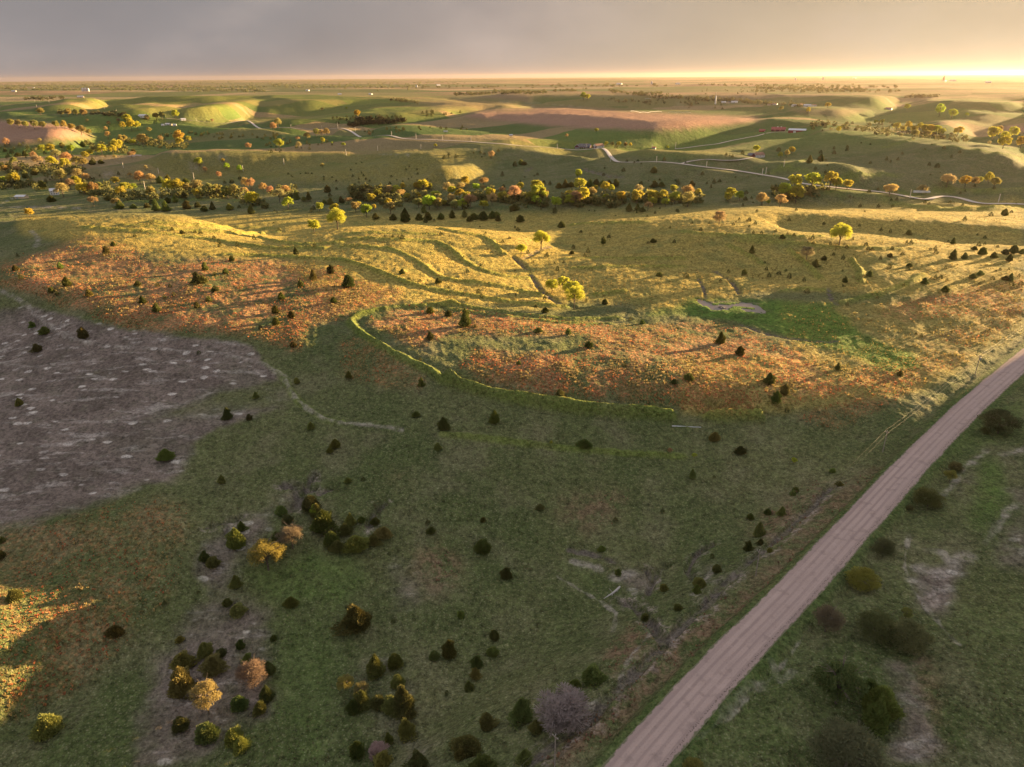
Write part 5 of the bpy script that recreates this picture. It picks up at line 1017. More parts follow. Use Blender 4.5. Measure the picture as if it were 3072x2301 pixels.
    for P, W in items:
        v = protos[int(rng.integers(5))]; a = rng.uniform(0, 6.28); c_, s_ = math.cos(a), math.sin(a)
        q = np.stack([v[:, 0] * c_ - v[:, 1] * s_, v[:, 0] * s_ + v[:, 1] * c_, v[:, 2]], 1) * W + P; Vs.append(q)
    V = np.vstack(Vs); F = np.arange(len(V)).reshape(-1, 4)
    o = link('distant_cedars', mesh_from('distant_cedars', V, F, [MAT['cedar']])); o.color = ((.085), .09, .03, 1)
    tag(o, 'countless tiny dark cedars dotting the far slopes and ravines', 'cedars', kind='stuff')
    return recs
RECS = place_all()

# ---------------------------------------------------------------- far woods: belts of trees that read as one mass
def belt(name, label, regions, colr, size, dens, seed, hf=smooth_h):
    rs = np.random.default_rng(seed); pts = []
    for (x0, y0, x1, y1, th, n) in regions:
        for _ in range(int(n * dens)):
            t = rs.random(); pts.append((x0 + (x1 - x0) * t, y0 + (y1 - y0) * t + rs.normal() * th))
    X, Y, H = shoot(np.array([p[0] for p in pts]), np.array([max(p[1], 238) for p in pts]), hf)
    ok = (np.hypot(X, Y) < 40000); X, Y, H = X[ok], Y[ok], H[ok]
    Vs = []
    for x, y, h in zip(X, Y, H):
        r = math.hypot(x, y); W = np.clip(size * r / FPX, 8, 90) * rs.uniform(.6, 1.3); Hh = min(W * 1.0, 16) * rs.uniform(.7, 1.2)
        n = 26; d = rs.normal(size=(n, 3)); d /= np.linalg.norm(d, axis=1)[:, None]
        C = d * [W * .5, W * .5, Hh * .42] + [x, y, h + Hh * .5]; V, F = cards(C, rs.normal(size=(n, 3)), W * .42, W * .34 if W < 16 else Hh * .5, rs); Vs.append(V)
    V = np.vstack(Vs); o = link(name, mesh_from(name, V, np.arange(len(V)).reshape(-1, 4), [MAT['leaf']])); o.color = (*colr, 1)
    return tag(o, label, 'woods', kind='stuff')
belt('riverside_woods', 'long hazy belt of pale green woods on the far left plain', [(-20,258,800,262,3,260),(0,266,240,270,1.5,60),(300,268,800,274,2,160),(800,256,1250,262,4,130),(0,250,1400,248,3,160)], (.13, .14, .07), 7, 1.0, 3)
belt('far_hedgerows', 'dark belts and hedgerows of trees across the far plain', [(1365,285,1480,282,1.5,60),(1480,276,1640,280,2,90),(2270,265,2600,270,2.5,170),(2250,275,2700,276,1.5,60),(1830,274,1960,290,2,50),(1960,290,2250,305,3,110),(2230,308,2420,318,2,70),(1500,283,1640,276,1.5,30),(2715,292,2815,291,1.5,40),(60,298,190,296,2,40),(180,338,380,346,2.5,80),(1170,300,1255,308,1.5,40),(1650,275,1760,270,2,20),(1900,283,1990,281,1,30),(2100,255,2700,262,2,90),(1250,262,2000,256,2,90),(1800,300,2100,315,3,40),(2420,375,2900,420,5,90),(2600,430,2750,520,4,0)], (.085, .085, .04), 6, 1.0, 5)
belt('windbreak', 'dark conifer windbreak in rows around the far farmyard', [(1045,376,1215,364,2.2,90),(1070,362,1160,360,3,50)], (.06, .06, .028), 9, 1.0, 8)
belt('creek_undergrowth', 'low dark brush filling the creek bottom between the trees', [(1060,590,1200,610,5,70),(1220,600,1400,622,5,80),(1400,590,1640,612,7,120),(1680,600,1900,615,7,100),(1900,600,2100,608,6,90),(0,560,130,560,6,40),(0,510,250,515,10,120),(280,580,480,600,6,60),(480,590,720,582,6,80),(730,600,800,620,6,30),(250,440,380,450,6,60),(2320,600,2500,575,6,50),(380,430,560,440,5,60),(800,560,900,600,8,20),(1050,570,1150,575,5,30),(230,560,340,590,8,50)], (.14, .14, .05), 10, .7, 9)

# ---------------------------------------------------------------- tall grass tussocks
def tussocks():
    rs = np.random.default_rng(11); PX, PY, TT = [], [], []
    def add(fr, box, n, cls, thr=.15):
        (x0, y0), (x1, y1) = Z(fr, [box[:2], box[2:]])
        x = rs.uniform(x0, x1, n); y = rs.uniform(y0, y1, n); v = look(CLS[cls], x, y) if cls else np.ones(n)
        k = rs.random(n) < v * (v > thr); PX.append(x[k]); PY.append(y[k]); TT.append(np.full(k.sum(), {'red': 0, 'tan': 1, 'wet': 2, None: 3, 'dryred': 4}[cls]))
    add('X', (0, 690, 3072, 1330), 120000, 'red'); add('X', (0, 1450, 620, 2150), 9000, 'red'); add('X', (0, 640, 3072, 1280), 110000, 'tan', .3)
    add('X', (600, 1100, 3072, 2300), 26000, None); add('X', (1300, 1250, 2700, 2301), 12000, 'dryred', .2); add('X', (0,1400,900,2300), 7000, None)
    px = np.concatenate(PX); py = np.concatenate(PY); tt = np.concatenate(TT)
    X, Y, H = shoot(px, py, smooth_h)
    clump = fbm(X, Y, 22, 3, 91) + .35 * fbm(X, Y, 5, 2, 92); keep = np.where(tt == 0, clump > -.22 + .16 * rs.random(len(X)), np.where(tt == 3, (clump < .28), clump > -.3))
    bare = look(CLS['bare'], px, py); keep &= ((bare < .3) | (tt == 4)); rd = seg_dist(X, Y, RPW, 20)[0]; keep &= rd > 6.5
    X, Y, tt = X[keep], Y[keep], tt[keep]; H = fine_h(X, Y); H, _ = near_road(X, Y, H)
    n = len(X); r = np.hypot(X, Y); nb = 4; V = np.zeros((n, nb, 4, 3)); T = np.zeros((n, 3))
    pal = np.array([(.41, .185, .085), (.30, .235, .085), (.07, .12, .02), (.15, .14, .075), (.26, .15, .10)])
    T = pal[tt] * rs.uniform(.65, 1.3, (n, 1)) * rs.uniform(.92, 1.08, (n, 3)); k = (tt == 0) & (rs.random(n) < .35); T[k] = [.36, .26, .11]
    q_ = fbm(X, Y, 9, 3, 95); k = (tt == 0) & (q_ > .12); T[k] = np.array([.33, .25, .11]) * rs.uniform(.7, 1.2, (k.sum(), 1)); k = (tt == 0) & (q_ < -.2); T[k] = np.array([.41, .15, .075]) * rs.uniform(.7, 1.2, (k.sum(), 1))
    sz = (.55 + .9 * rs.random(n) ** 2.2) * (1 + .6 * q_) * np.choose(tt, [.46, .42, .35, .2, .4]) * rs.uniform(.6, 1.35, n)
    a0 = rs.uniform(0, 6.28, n)
    for b in range(nb):
        a = a0 + b * 1.57 + rs.uniform(-.3, .3, n); ca, sa = np.cos(a), np.sin(a); lean = rs.uniform(.15, .6, n) * sz; w = .34 * sz
        base = np.stack([X + ca * .1 * sz, Y + sa * .1 * sz, H - .05], 1); tip = base + np.stack([ca * lean, sa * lean, sz], 1); sd = np.stack([-sa * w, ca * w, 0 * w], 1)
        V[:, b, 0] = base - sd * .5; V[:, b, 1] = base + sd * .5; V[:, b, 2] = tip + sd * .75; V[:, b, 3] = tip - sd * .75
    V = V.reshape(-1, 3).astype(np.float32); me = bpy.data.meshes.new('tall_grass'); nv = len(V); nf = nv // 4
    me.vertices.add(nv); me.vertices.foreach_set('co', V.ravel()); me.loops.add(nv); me.loops.foreach_set('vertex_index', np.arange(nv, dtype=np.int32)); me.polygons.add(nf); me.polygons.foreach_set('loop_start', np.arange(nf, dtype=np.int32) * 4); me.update()
    at = me.attributes.new('tint', 'FLOAT_COLOR', 'POINT'); C = np.ones((n, nb * 4, 4), np.float32); C[:, :, :3] = T[:, None]; at.data.foreach_set('color', C.ravel())
    tag(link('tall_grass', me, MAT['blades']), 'tussocks of russet and straw-coloured bluestem grass over the pasture', 'grass', kind='stuff')
tussocks()

# ================================================================ THINGS PEOPLE BUILT
def at(px, py, hf=smooth_h):
    X, Y, H = shoot([px], [py], hf)
    if hf is smooth_h and Y[0] > 900: H = track_flat(X, Y, fine_h(X, Y))
    P = np.array([X[0], Y[0], H[0]]); dep = float((P - [0, 0, CAM_H]) @ FWD)
    return P, dep / FPX
class MB:
    def __init__(s): s.V, s.F = [], []
    def box(s, x0, x1, y0, y1, z0, z1):
        k = len(s.V); s.V += [(x, y, z) for z in (z0, z1) for x, y in ((x0, y0), (x1, y0), (x1, y1), (x0, y1))]
        s.F += [tuple(k + i for i in f) for f in ((3, 2, 1, 0), (4, 5, 6, 7), (0, 1, 5, 4), (1, 2, 6, 5), (2, 3, 7, 6), (3, 0, 4, 7))]; return s
    def prism(s, prof, x0, x1):       # profile in (y, z) pushed along x
        k = len(s.V); n = len(prof); s.V += [(x, y, z) for x in (x0, x1) for y, z in prof]
        s.F += [tuple(k + i for i in range(n))[::-1], tuple(k + n + i for i in range(n))] + [(k + i, k + (i + 1) % n, k + n + (i + 1) % n, k + n + i) for i in range(n)]; return s
    def cyl(s, p, q, r0, r1=None, n=10): tube(s.V, s.F, p, q, r0, r0 if r1 is None else r1, n); return s
    def make(s, name, mat, parent=None): return link(name, mesh_from(name, s.V, s.F, [mat]), parent=parent)
def root(name, P, yaw, label, cat, group=None):
    o = bpy.data.objects.new(name, None); COL.objects.link(o); o.location = P; o.rotation_euler.z = math.radians(yaw); return tag(o, label, cat, group)
def gable_building(name, label, px, py, yaw, L, W, wh, rh, wall, roof, feats=(), group=None, cat='house', extra=None, sink=1.0):
    P, m = at(px, py); r = root(name, P, yaw, label, cat, group)
    b = MB(); b.prism([(-W/2, -sink), (W/2, -sink), (W/2, wh), (0, wh + rh - .05), (-W/2, wh)], -L/2, L/2); b.make('wall', MAT[wall], r)
    b = MB(); ov = .5; t = .22; sl = rh / (W/2)
    for s in (-1, 1):
        y1 = s * (W/2 + ov); z1 = wh - sl * ov
        b.prism([(0, wh + rh), (y1, z1), (y1, z1 + t), (0, wh + rh + t)][::s], -L/2 - ov, L/2 + ov)
    rf = b.make('roof', MAT[roof], r)
    if extra: extra(r, rf)
    for k, side, pos, w, z0, h, *mt in feats:
        mt = mt[0] if mt else ('glass' if k == 'window' else 'greypaint'); e = .06; b = MB()
        def slab(bb, w, z0, z1, e0, e1):
            if side == 'f': bb.box(pos - w/2, pos + w/2, -W/2 - e1, -W/2 - e0, z0, z1)
            elif side == 'b': bb.box(pos - w/2, pos + w/2, W/2 + e0, W/2 + e1, z0, z1)
            elif side == 'r': bb.box(L/2 + e0, L/2 + e1, pos - w/2, pos + w/2, z0, z1)
            else: bb.box(-L/2 - e1, -L/2 - e0, pos - w/2, pos + w/2, z0, z1)
        slab(b, w, z0, z0 + h, .003, e + .04); o = b.make(k, MAT[mt], r)
        fr = MB()
        for q in (-1, 1):
            if side in 'fb':
                ys = (-W/2 - .16, -W/2 - .004) if side == 'f' else (W/2 + .004, W/2 + .16); fr.box(pos + q * (w/2 + .09) - .08, pos + q * (w/2 + .09) + .08, ys[0], ys[1], z0 - .15, z0 + h + .15)
            else:
                xs = (L/2 + .004, L/2 + .16) if side == 'r' else (-L/2 - .16, -L/2 - .004); fr.box(xs[0], xs[1], pos + q * (w/2 + .09) - .08, pos + q * (w/2 + .09) + .08, z0 - .15, z0 + h + .15)
        slab(fr, w, z0 + h + .02, z0 + h + .17, .005, .15); slab(fr, w, z0 - .17, z0 - .02, .005, .15)
        fr.make('frame', MAT['white'], o)
    return r
WIN = lambda side, xs, z=1.1, w=1.1, h=1.4: [('window', side, x, w, z, h) for x in xs]
def farmhouse_extra(r, rf):
    for x in (-6.5, -.5, 5.5):        # dormers on the front slope
        b = MB(); b.prism([(-5.6, 3.6), (-1.6, 3.6), (-1.6, 6.2), (-5.6, 6.2)], x - 1.1, x + 1.1); b.V = [(v[0], v[1], v[2]) for v in b.V]; d = b.make('dormer', MAT['grey'], r)
        b = MB(); k = len(b.V); b.V += [(x - 1.4, -6.0, 6.1), (x + 1.4, -6.0, 6.1), (x, -6.0, 7.3), (x - 1.4, -1.4, 6.1), (x + 1.4, -1.4, 6.1), (x, -1.4, 7.3)]; b.F += [(0, 1, 2), (5, 4, 3), (0, 2, 5, 3), (1, 4, 5, 2), (0, 3, 4, 1)]; b.make('dormer_roof', MAT['grey'], d)
        b = MB(); b.box(x - .6, x + .6, -5.7, -5.605, 4.3, 5.8); b.make('window', MAT['white'], d)
    b = MB(); b.prism([(-5.2, 3.2), (-8.0, 2.6), (-8.0, 2.75), (-5.2, 3.4)][::-1], -9.5, 9.5); b.make('porch_roof', MAT['grey'], r)
    for x in (-9, -5.4, -1.8, 1.8, 5.4, 9):
        MB().box(x - .15, x + .15, -7.9, -7.6, -.8, 2.64).make('porch_post', MAT['white'], r)
    b = MB(); b.V += [(-18, -7.5, -1), (-10, -7.5, -1), (-10, 3, -1), (-18, 3, -1), (-18, -7.5, 3.2), (-10, -7.5, 3.2), (-10, 3, 3.2), (-18, 3, 3.2), (-14, -7.5, 6.6), (-14, 3, 6.6)]
    b.F += [(0, 1, 5, 8, 4), (3, 7, 9, 6, 2), (1, 2, 6, 5), (0, 4, 7, 3), (0, 3, 2, 1)]; w = b.make('garage_wing', MAT['darkred'], r)
    b = MB()
    for s in (-1, 1):
        k = len(b.V); x1 = -14 + s * 4.5; z1 = 3.2 - .5 * .85
        b.V += [(-14, -8, 6.6), (x1, -8, z1), (x1, -8, z1 + .25), (-14, -8, 6.85), (-14, 3.4, 6.6), (x1, 3.4, z1), (x1, 3.4, z1 + .25), (-14, 3.4, 6.85)]
        b.F += [tuple(k + i for i in f) for f in ((0, 1, 2, 3), (7, 6, 5, 4), (3, 2, 6, 7), (0, 4, 5, 1), (1, 5, 6, 2))]
    b.make('wing_roof', MAT['grey'], r)
    for s in (-1, 1):                 # pale barge boards
        b = MB(); p = np.array([-14, -8.03, 6.86]); q = np.array([-14 + s * 4.5, -8.03, 3.02]); b.cyl(p, q, .16, n=4); b.make('barge_board', MAT['white'], r)
    for x in (-15.9, -12.1): MB().box(x - 1.3, x + 1.3, -7.6, -7.51, -.6, 2.4).make('garage_door', MAT['greypaint'], r)
    MB().box(3, 4, .2, 1.2, 6, 9.2).make('chimney', MAT['brown'], r)
gable_building('farmhouse', 'long maroon farmhouse with grey dormered roof and garage wing by the distant road', 1755, 437, -14, 22, 10, 3.4, 4.6, 'darkred', 'grey', WIN('f', (-8, -5, 2, 5, 8)) + [('door', 'f', -1.5, 1.1, 0, 2.2)] + WIN('r', (-2, 2)), extra=farmhouse_extra)
gable_building('garage', 'maroon and white garage with long orange-brown roof right of the farmhouse', 1795, 446, 35, 19, 11, 4.2, 3.4, 'white', 'brown', [('door', 'l', 0, 4.2, -.5, 3.8), ('window', 'f', 5, 1.4, 1.4, 1.2), ('window', 'f', -1, 1.4, 1.4, 1.2)], cat='garage',
               extra=lambda r, rf: MB().box(-9.56, -9.505, -5.45, -2.3, -.5, 4.1).make('side_panel', MAT['darkred'], r) and MB().box(-9.56, -9.505, 2.3, 5.45, -.5, 4.1).make('side_panel', MAT['darkred'], r))
def dark_wing(r, rf):
    b = MB(); b.V += [(-16, -3, -1), (-9, -3, -1), (-9, 6, -1), (-16, 6, -1), (-16, -3, 3.2), (-9, -3, 3.2), (-9, 6, 3.2), (-16, 6, 3.2), (-12.5, -3, 6.2), (-12.5, 6, 6.2)]
    b.F += [(0, 1, 5, 8, 4), (3, 7, 9, 6, 2), (1, 2, 6, 5), (0, 4, 7, 3), (0, 3, 2, 1)]; b.make('gable_wing', MAT['darkred'], r)
    b = MB()
    for s in (-1, 1):
        k = len(b.V); x1 = -12.5 + s * 4.0; b.V += [(-12.5, -3.5, 6.2), (x1, -3.5, 2.8), (x1, -3.5, 3.05), (-12.5, -3.5, 6.45), (-12.5, 6.5, 6.2), (x1, 6.5, 2.8), (x1, 6.5, 3.05), (-12.5, 6.5, 6.45)]
        b.F += [tuple(k + i for i in f) for f in ((0, 1, 2, 3), (7, 6, 5, 4), (3, 2, 6, 7), (0, 4, 5, 1), (1, 5, 6, 2))]
    b.make('wing_roof', MAT['grey'], r)
gable_building('house', 'white-walled house with orange-brown roof and dark gabled wing among yellow trees', 2274, 471, 25, 17, 10, 3.6, 3.2, 'white', 'brown', [('door', 'l', -2.3, 3, -.4, 2.8), ('door', 'l', 2.3, 3, -.4, 2.8)] + WIN('f', (-5, 0, 5)), extra=dark_wing)
gable_building('barn', 'big red barn with pale metal roof and cream end wall, right of the red stable', 2392, 394, -28, 32, 16, 5.2, 2.6, 'redw', 'tinroof', [('door', 'f', -4, 4.5, -.4, 3.8, 'white'), ('door', 'r', 0, 5, -.4, 4.4, 'white')], cat='barn',
               extra=lambda r, rf: MB().box(16.004, 16.06, -7.9, 7.9, -.9, 5.1).make('end_cladding', MAT['tanw'], r))
gable_building('stable', 'long red-roofed stable with pale gabled end on the hilltop, between two red buildings', 2335, 391, -24, 27, 13, 3.6, 4.6, 'darkred', 'redroof', [('door', 'f', -6, 3, -.4, 3, 'redw'), ('door', 'f', 4, 3, -.4, 3, 'redw')], cat='barn',
               extra=lambda r, rf: (MB().box(13.504, 13.56, -6.4, 6.4, -.9, 3.5).make('end_cladding', MAT['tanw'], r), [MB().box(x - .7, x + .7, -.7, .7, 7.6, 9.3).make('cupola', MAT['white'], r) for x in (-2, 5)]))
gable_building('red_shed', 'small red shed with cream gable left of the red-roofed stable', 2286, 396, -30, 11, 8, 3, 2.6, 'redw', 'redroof', [('window', 'r', -2, 1.2, .9, 1.2, 'white'), ('window', 'r', 2, 1.2, .9, 1.2, 'white')], cat='shed')
gable_building('lawn_shed', 'tiny red and white shed on the lit lawn right of the garage hedge', 1962, 446, -20, 6.5, 4, 2.4, 1.4, 'white', 'redroof', [('door', 'f', 0, 1.2, 0, 2)], cat='shed')
gable_building('white_house', 'white two-storey house half hidden by an orange tree in the left valley', 165, 584, 24, 10, 8, 5.8, 2.8, 'white', 'tinroof', WIN('l', (-2, 2)) + WIN('l', (-2, 2), 3.9) + WIN('f', (-3, 0, 3)) + WIN('f', (-3, 0, 3), 3.9))
gable_building('tin_shed', 'open farm shed with pale tin roof by the track in the left valley', 66, 595, -4, 13, 9, 2.6, 1.6, 'tanw', 'tinroof', [('door', 'f', -3, 2.6, 0, 2.2)], cat='shed')
FARB = [(490,377,9,5,'white','tinroof','low white shed at the left end of the white farmstead'),(503,375,11,6,'white','tinroof','second white shed of the far-left farmstead'),(514,376,10,5,'tanw','grey','grey-roofed house in the middle of the white farmstead'),(524,377,9,6,'white','tinroof','bright white shed at the right end of the white farmstead'),(551,368,14,9,'white','tinroof','white gabled barn right of the white farmstead'),(430,352,26,14,'white','tinroof','large white barn among orange trees in the far left valley'),
 (242,293,40,18,'tanw','tinroof','long cream barn on the golden hill at far left'),(102,265,40,16,'white','tinroof','low white shed left of the grain bins'),(42,275,36,15,'white','tinroof','white shed near the left edge of the far plain'),(1077,357,16,10,'white','grey','white house at the windbreak'),(923,273,30,16,'white','tinroof','white shed on the plain left of centre'),(1019,284,26,14,'white','tinroof','white shed among hedges on the central plain'),(1112,284,30,14,'white','tinroof','pale shed under the central plain hedgerow'),
 (1533,409,6,4.5,'white','tinroof','little pale hut on the lit slope left of the farmhouse'),(1315,257,60,25,'white','tinroof','pale barn far out, left of centre horizon'),(1858,254,70,30,'white','tinroof','pale barn far out, right of centre horizon'),(2033,253,60,25,'white','tinroof','bright shed near the horizon right of the water tower'),(2563,235,90,35,'white','tinroof','bright shed on the horizon at right'),(2170,309,22,12,'white','tinroof','white barn right of the slim white tower'),(2185,310,20,12,'tanw','grey','grey-roofed house in the tower farmstead'),(2203,309,30,12,'white','tinroof','long white shed at the right end of the tower farmstead'),
 (2309,316,20,11,'tanw','brown','cream house at the left end of the far hedgerow hamlet'),(2324,315,22,12,'white','brown','bright gabled house in the far hedgerow hamlet'),(2382,319,20,12,'white','tinroof','white cottage in the hedge of the far hamlet'),(2402,317,24,12,'tanw','redroof','pink-roofed house in the far hamlet'),(2421,320,26,14,'white','tinroof','bluish-white shed in the far hamlet'),(2441,319,22,12,'white','brown','gold-lit house at the right end of the far hamlet'),
 (2666,329,24,14,'white','redroof','white house with red roof and trees on the far right ridge'),(2857,244,90,40,'white','tinroof','brightest white barn on the far right horizon'),(2834,244,60,30,'white','tinroof','small white barn under the dark horizon elevator'),(2964,249,60,30,'white','tinroof','white shed at the far right horizon'),(327,246,45,30,'white','tinroof','pale tall building on the far left horizon')]
for i, (x, y, L, W, wm_, rm, lab) in enumerate(FARB):
    gable_building('farm_building', lab, x, y, [-20, 25, -35, 15, 40][i % 5], L, W, L * .16 + 1.6, W * .22, wm_, rm, [('door', 'f', 0, L * .18, -.3, L * .12 + 1)], cat='building', group='far pale farm buildings')
# grain bins
for i, (x, nm) in enumerate(((249, 'leftmost'), (257, 'middle'), (265, 'rightmost'))):
    P, m = at(x, 274); r = root('grain_bin', P, 0, nm + ' of three pale steel grain bins on the far left plain', 'grain bin', 'three grain bins'); R = 3.3 * m
    MB().cyl((0, 0, -1), (0, 0, R * 2.4), R, n=16).make('bin_wall', MAT['tinroof'], r); MB().cyl((0, 0, R * 2.4), (0, 0, R * 3.0), R * 1.05, R * .15, 16).make('bin_roof', MAT['steel'], r)
P, m = at(2146, 312); r = root('water_tower', P, 0, 'slim white tower with a mast on the far right ridge', 'tower'); h = 23 * m
MB().cyl((0, 0, -2), (0, 0, h * .9), 2.6 * m, 2.0 * m, 12).make('shaft', MAT['white'], r); MB().cyl((0, 0, h * .9), (0, 0, h), 2.6 * m, 1.6 * m, 12).make('cap', MAT['tinroof'], r); MB().cyl((0, 0, h), (0, 0, h * 1.5), .35 * m, .2 * m, 6).make('mast', MAT['steel'], r)
for x, y, hh, mt, lab in ((2469, 240, 9, 'tinroof', 'white grain elevator group on the right horizon'), (2386, 241, 8, 'tinroof', 'slim white silo left of the horizon elevator'), (2830, 243, 15, 'grey', 'dark grain elevator standing on the far right horizon'), (1955, 253, 10, 'tinroof', 'white silo with dome on the horizon right of centre'), (1250, 262, 7, 'tinroof', 'row of white silos on the horizon left of centre')):
    P, m = at(x, y); r = root('grain_elevator', P, 12, lab, 'grain elevator', 'silos and elevators on the horizon'); w = 2.2 * m
    b = MB()
    for k in (-1, 0, 1): b.cyl((k * w, 0, -3), (k * w, 0, hh * m * (.7 if k else .8)), w * .52, n=10)
    b.make('silo', MAT[mt], r); MB().box(-w * .45, w * .45, -w * .4, w * .4, hh * m * .8 + .2, hh * m).make('headhouse', MAT[mt], r)

# ---- utility poles
def pole_parts(r, h, near=True, arm=1.0, transf=False):
    b = MB(); b.cyl((0, 0, -.6), (0, 0, h), .17 if near else .42, .11 if near else .32, 8); b.make('shaft', MAT['pole' if near else 'palepole'], r)
    b = MB(); a = .06 if near else .12; b.box(-arm, arm, -a, a, h - .62, h - .42); b.make('crossarm', MAT['pole'], r)
    if near:
        for x in (-arm * .85, arm * .85, 0):
            z = h - .42 if x else h; q = MB(); q.cyl((x, 0, z), (x, 0, z + .08), .03, n=6); q.cyl((x, 0, z + .08), (x, 0, z + .24), .07, .045, 8); q.make('insulator', MAT['ceramic'], r)
        for s in (-1, 1): q = MB(); q.cyl((0, -.09, h - 1.3), (s * arm * .6, -.09, h - .6), .025, n=5); q.make('brace', MAT['steel'], r)
    if transf: q = MB(); q.cyl((-.42, 0, h - 2.1), (-.42, 0, h - 1.15), .26, n=12); q.cyl((-.42, 0, h - 1.15), (-.42, 0, h - 1.02), .26, .12, 12); q.make('transformer', MAT['steel'], r)
NP = []
for x, y in ((1664, 2299), (2267, 1727), (2648, 1355), (2926, 1120)): P, m = at(x, y, fine_h); NP.append(P)
NP = [NP[0] - (NP[1] - NP[0])] + NP + [NP[3] + (NP[3] - NP[2]) * 1.0, NP[3] + (NP[3] - NP[2]) * 2.0]
dv = NP[4] - NP[1]; pyaw = math.degrees(math.atan2(dv[1], dv[0])) + 90; PH = 8.4
PLAB = ['bare pole beyond the bottom edge, first beside the gravel road', 'grey wooden utility pole nearest the bottom edge, left of the gravel road', 'grey wooden utility pole between ditch and gravel road, second up from the bottom', 'wooden utility pole with sunlit top, third up along the gravel road', 'utility pole with grey transformer near the right edge by the gravel road', 'utility pole past the right edge along the gravel road', 'utility pole farther past the right edge on the hill']
for i, P in enumerate(NP):
    g = fine_h(np.array([P[0]]), np.array([P[1]])); P = np.array([P[0], P[1], float(g[0]) if i not in (5, 6, 0) else float(smooth_h(np.array([P[0]]), np.array([P[1]]))[0])]); NP[i] = P
    if i == 0: continue
    r = root('utility_pole', P, pyaw, PLAB[i], 'utility pole', 'utility poles along the gravel road'); pole_parts(r, PH, True, .75, i == 4)
nrm = np.array([math.cos(math.radians(pyaw)), math.sin(math.radians(pyaw)), 0])
for s, lab in ((-1, 'overhead power wire on the road side of the roadside poles'), (1, 'overhead power wire on the field side of the roadside poles')):
    b = MB()
    for i in range(len(NP) - 1):
        A = NP[i] + nrm * s * .64 + [0, 0, PH - .18]; B = NP[i + 1] + nrm * s * .64 + [0, 0, PH - .18]; n = 14; L = np.linalg.norm(B - A)
        pts = [A + (B - A) * t + np.array([0, 0, -4 * L * .012 * t * (1 - t)]) for t in np.linspace(0, 1, n + 1)]
        for k in range(n): b.cyl(pts[k], pts[k + 1], .011, n=4)
    o = b.make('power_wire', MAT['wire']); tag(o, lab, 'wire', 'two overhead wires')
DPOLE = {'B': [(145,815,50),(660,738,48),(922,698,40),(1280,684,42),(202,503,28),(459,525,34),(593,538,43),(737,548,40),(1037,580,38),(1240,600,44),(1460,610,44),(1695,622,44)],
 'C': [(475,672,32),(713,707,50),(917,738,50),(1298,788,45),(1712,835,50),(2174,903,50),(1037,665,43),(1260,680,38),(1455,680,55)],
 'D': [(72,872,48),(40,905,50),(220,830,35),(1265,1085,65),(2000,1120,55)],
 'A': [(1023,838,24),(1317,885,45),(1610,935,52),(2018,870,50),(1207,1030,80),(288,290,20),(305,338,24),(410,303,22),(1630,455,26),(967,375,22),(870,355,22)]}
DNAME = {'B': 'above the creek woods', 'C': 'by the farm road', 'D': 'at the far right', 'A': 'in the left valley'}
for f, L in DPOLE.items():
    srt = sorted(L)
    for x, y, hh in L:
        (a, c), = Z(f, [(x, y)]); P, m = at(a, c); i = srt.index((x, y, hh))
        r = root('utility_pole', P, 20, f'thin distant utility pole {DNAME[f]}, ' + (ORD[i] + ' from the left there'), 'utility pole', 'distant utility poles'); pole_parts(r, float(np.clip(hh * .36166 * m, 8, 16)), False, 1.3)

# ---- fallen dead tree, grey pole, tank mound, cars, trailers, irrigation
P, m = at(1834, 1782, fine_h); r = root('fallen_dead_tree', P, 0, 'pale bleached dead tree lying in the green gully', 'dead tree')
g2 = lambda x, y: (lambda Q: (Q[0] - P) + np.array([0, 0, .25]))(at(x, y, fine_h))
b = MB(); p0_, p1_, p2_ = g2(1857, 1765), g2(1840, 1780), g2(1811, 1798); b.cyl(p0_, p1_, .34, .27, 9); b.cyl(p1_, p2_, .27, .08, 8); b.cyl(p0_ + (p0_ - p1_) * .02, p0_ + (p0_ - p1_) * .18 + [0, 0, .2], .33, .2, 8); b.make('trunk', MAT['deadwood'], r)
for a_, c_, w_, up_ in (((1839, 1781), (1852, 1778), .09, .6), ((1852, 1778), (1857, 1772), .05, .9), ((1837, 1783), (1836, 1792), .12, .35), ((1838, 1779), (1826, 1773), .07, .8), ((1828, 1788), (1822, 1784), .05, .5)):
    b = MB(); b.cyl(g2(*a_), g2(*c_) + [0, 0, up_], w_, w_ * .4, 6); b.make('branch', MAT['deadwood'], r)
A_, m = at(2016, 1280, fine_h); B_, m = at(2103, 1284, fine_h); b = MB(); n = 8
for k in range(n): b.cyl(A_ + (B_ - A_) * k / n + [0, 0, .28 + .03 * math.sin(k)], A_ + (B_ - A_) * (k + 1) / n + [0, 0, .28 + .03 * math.sin(k + 1)], .26 - .012 * k, .26 - .012 * (k + 1), 9)
tag(b.make('fallen_pole', MAT['steel']), 'long grey pole lying on the shaded grass below the russet slope', 'pole')
P, m = at(2165, 924, fine_h); r = root('mud_island', P, 0, 'low dark mud island with pale stones in the pond', 'mud island'); rs = np.random.default_rng(3)
V, F = [(0, 0, .75)], []
for j, (rr, z) in enumerate(((.9, .6), (1.7, .25), (2.3, -.3))):
    for k in range(12): a = k * math.pi / 6; q = rr * (1 + .25 * rs.normal() * .5); V.append((math.cos(a) * q * 1.3, math.sin(a) * q, z + .06 * rs.normal()))
F += [(0, 1 + k, 1 + (k + 1) % 12) for k in range(12)]
for j in (0, 12): F += [(1 + j + k, 13 + j + k, 13 + j + (k + 1) % 12, 1 + j + (k + 1) % 12) for k in range(12)]
link('mound', mesh_from('mound', V, F, [MAT['mud']]), parent=r)
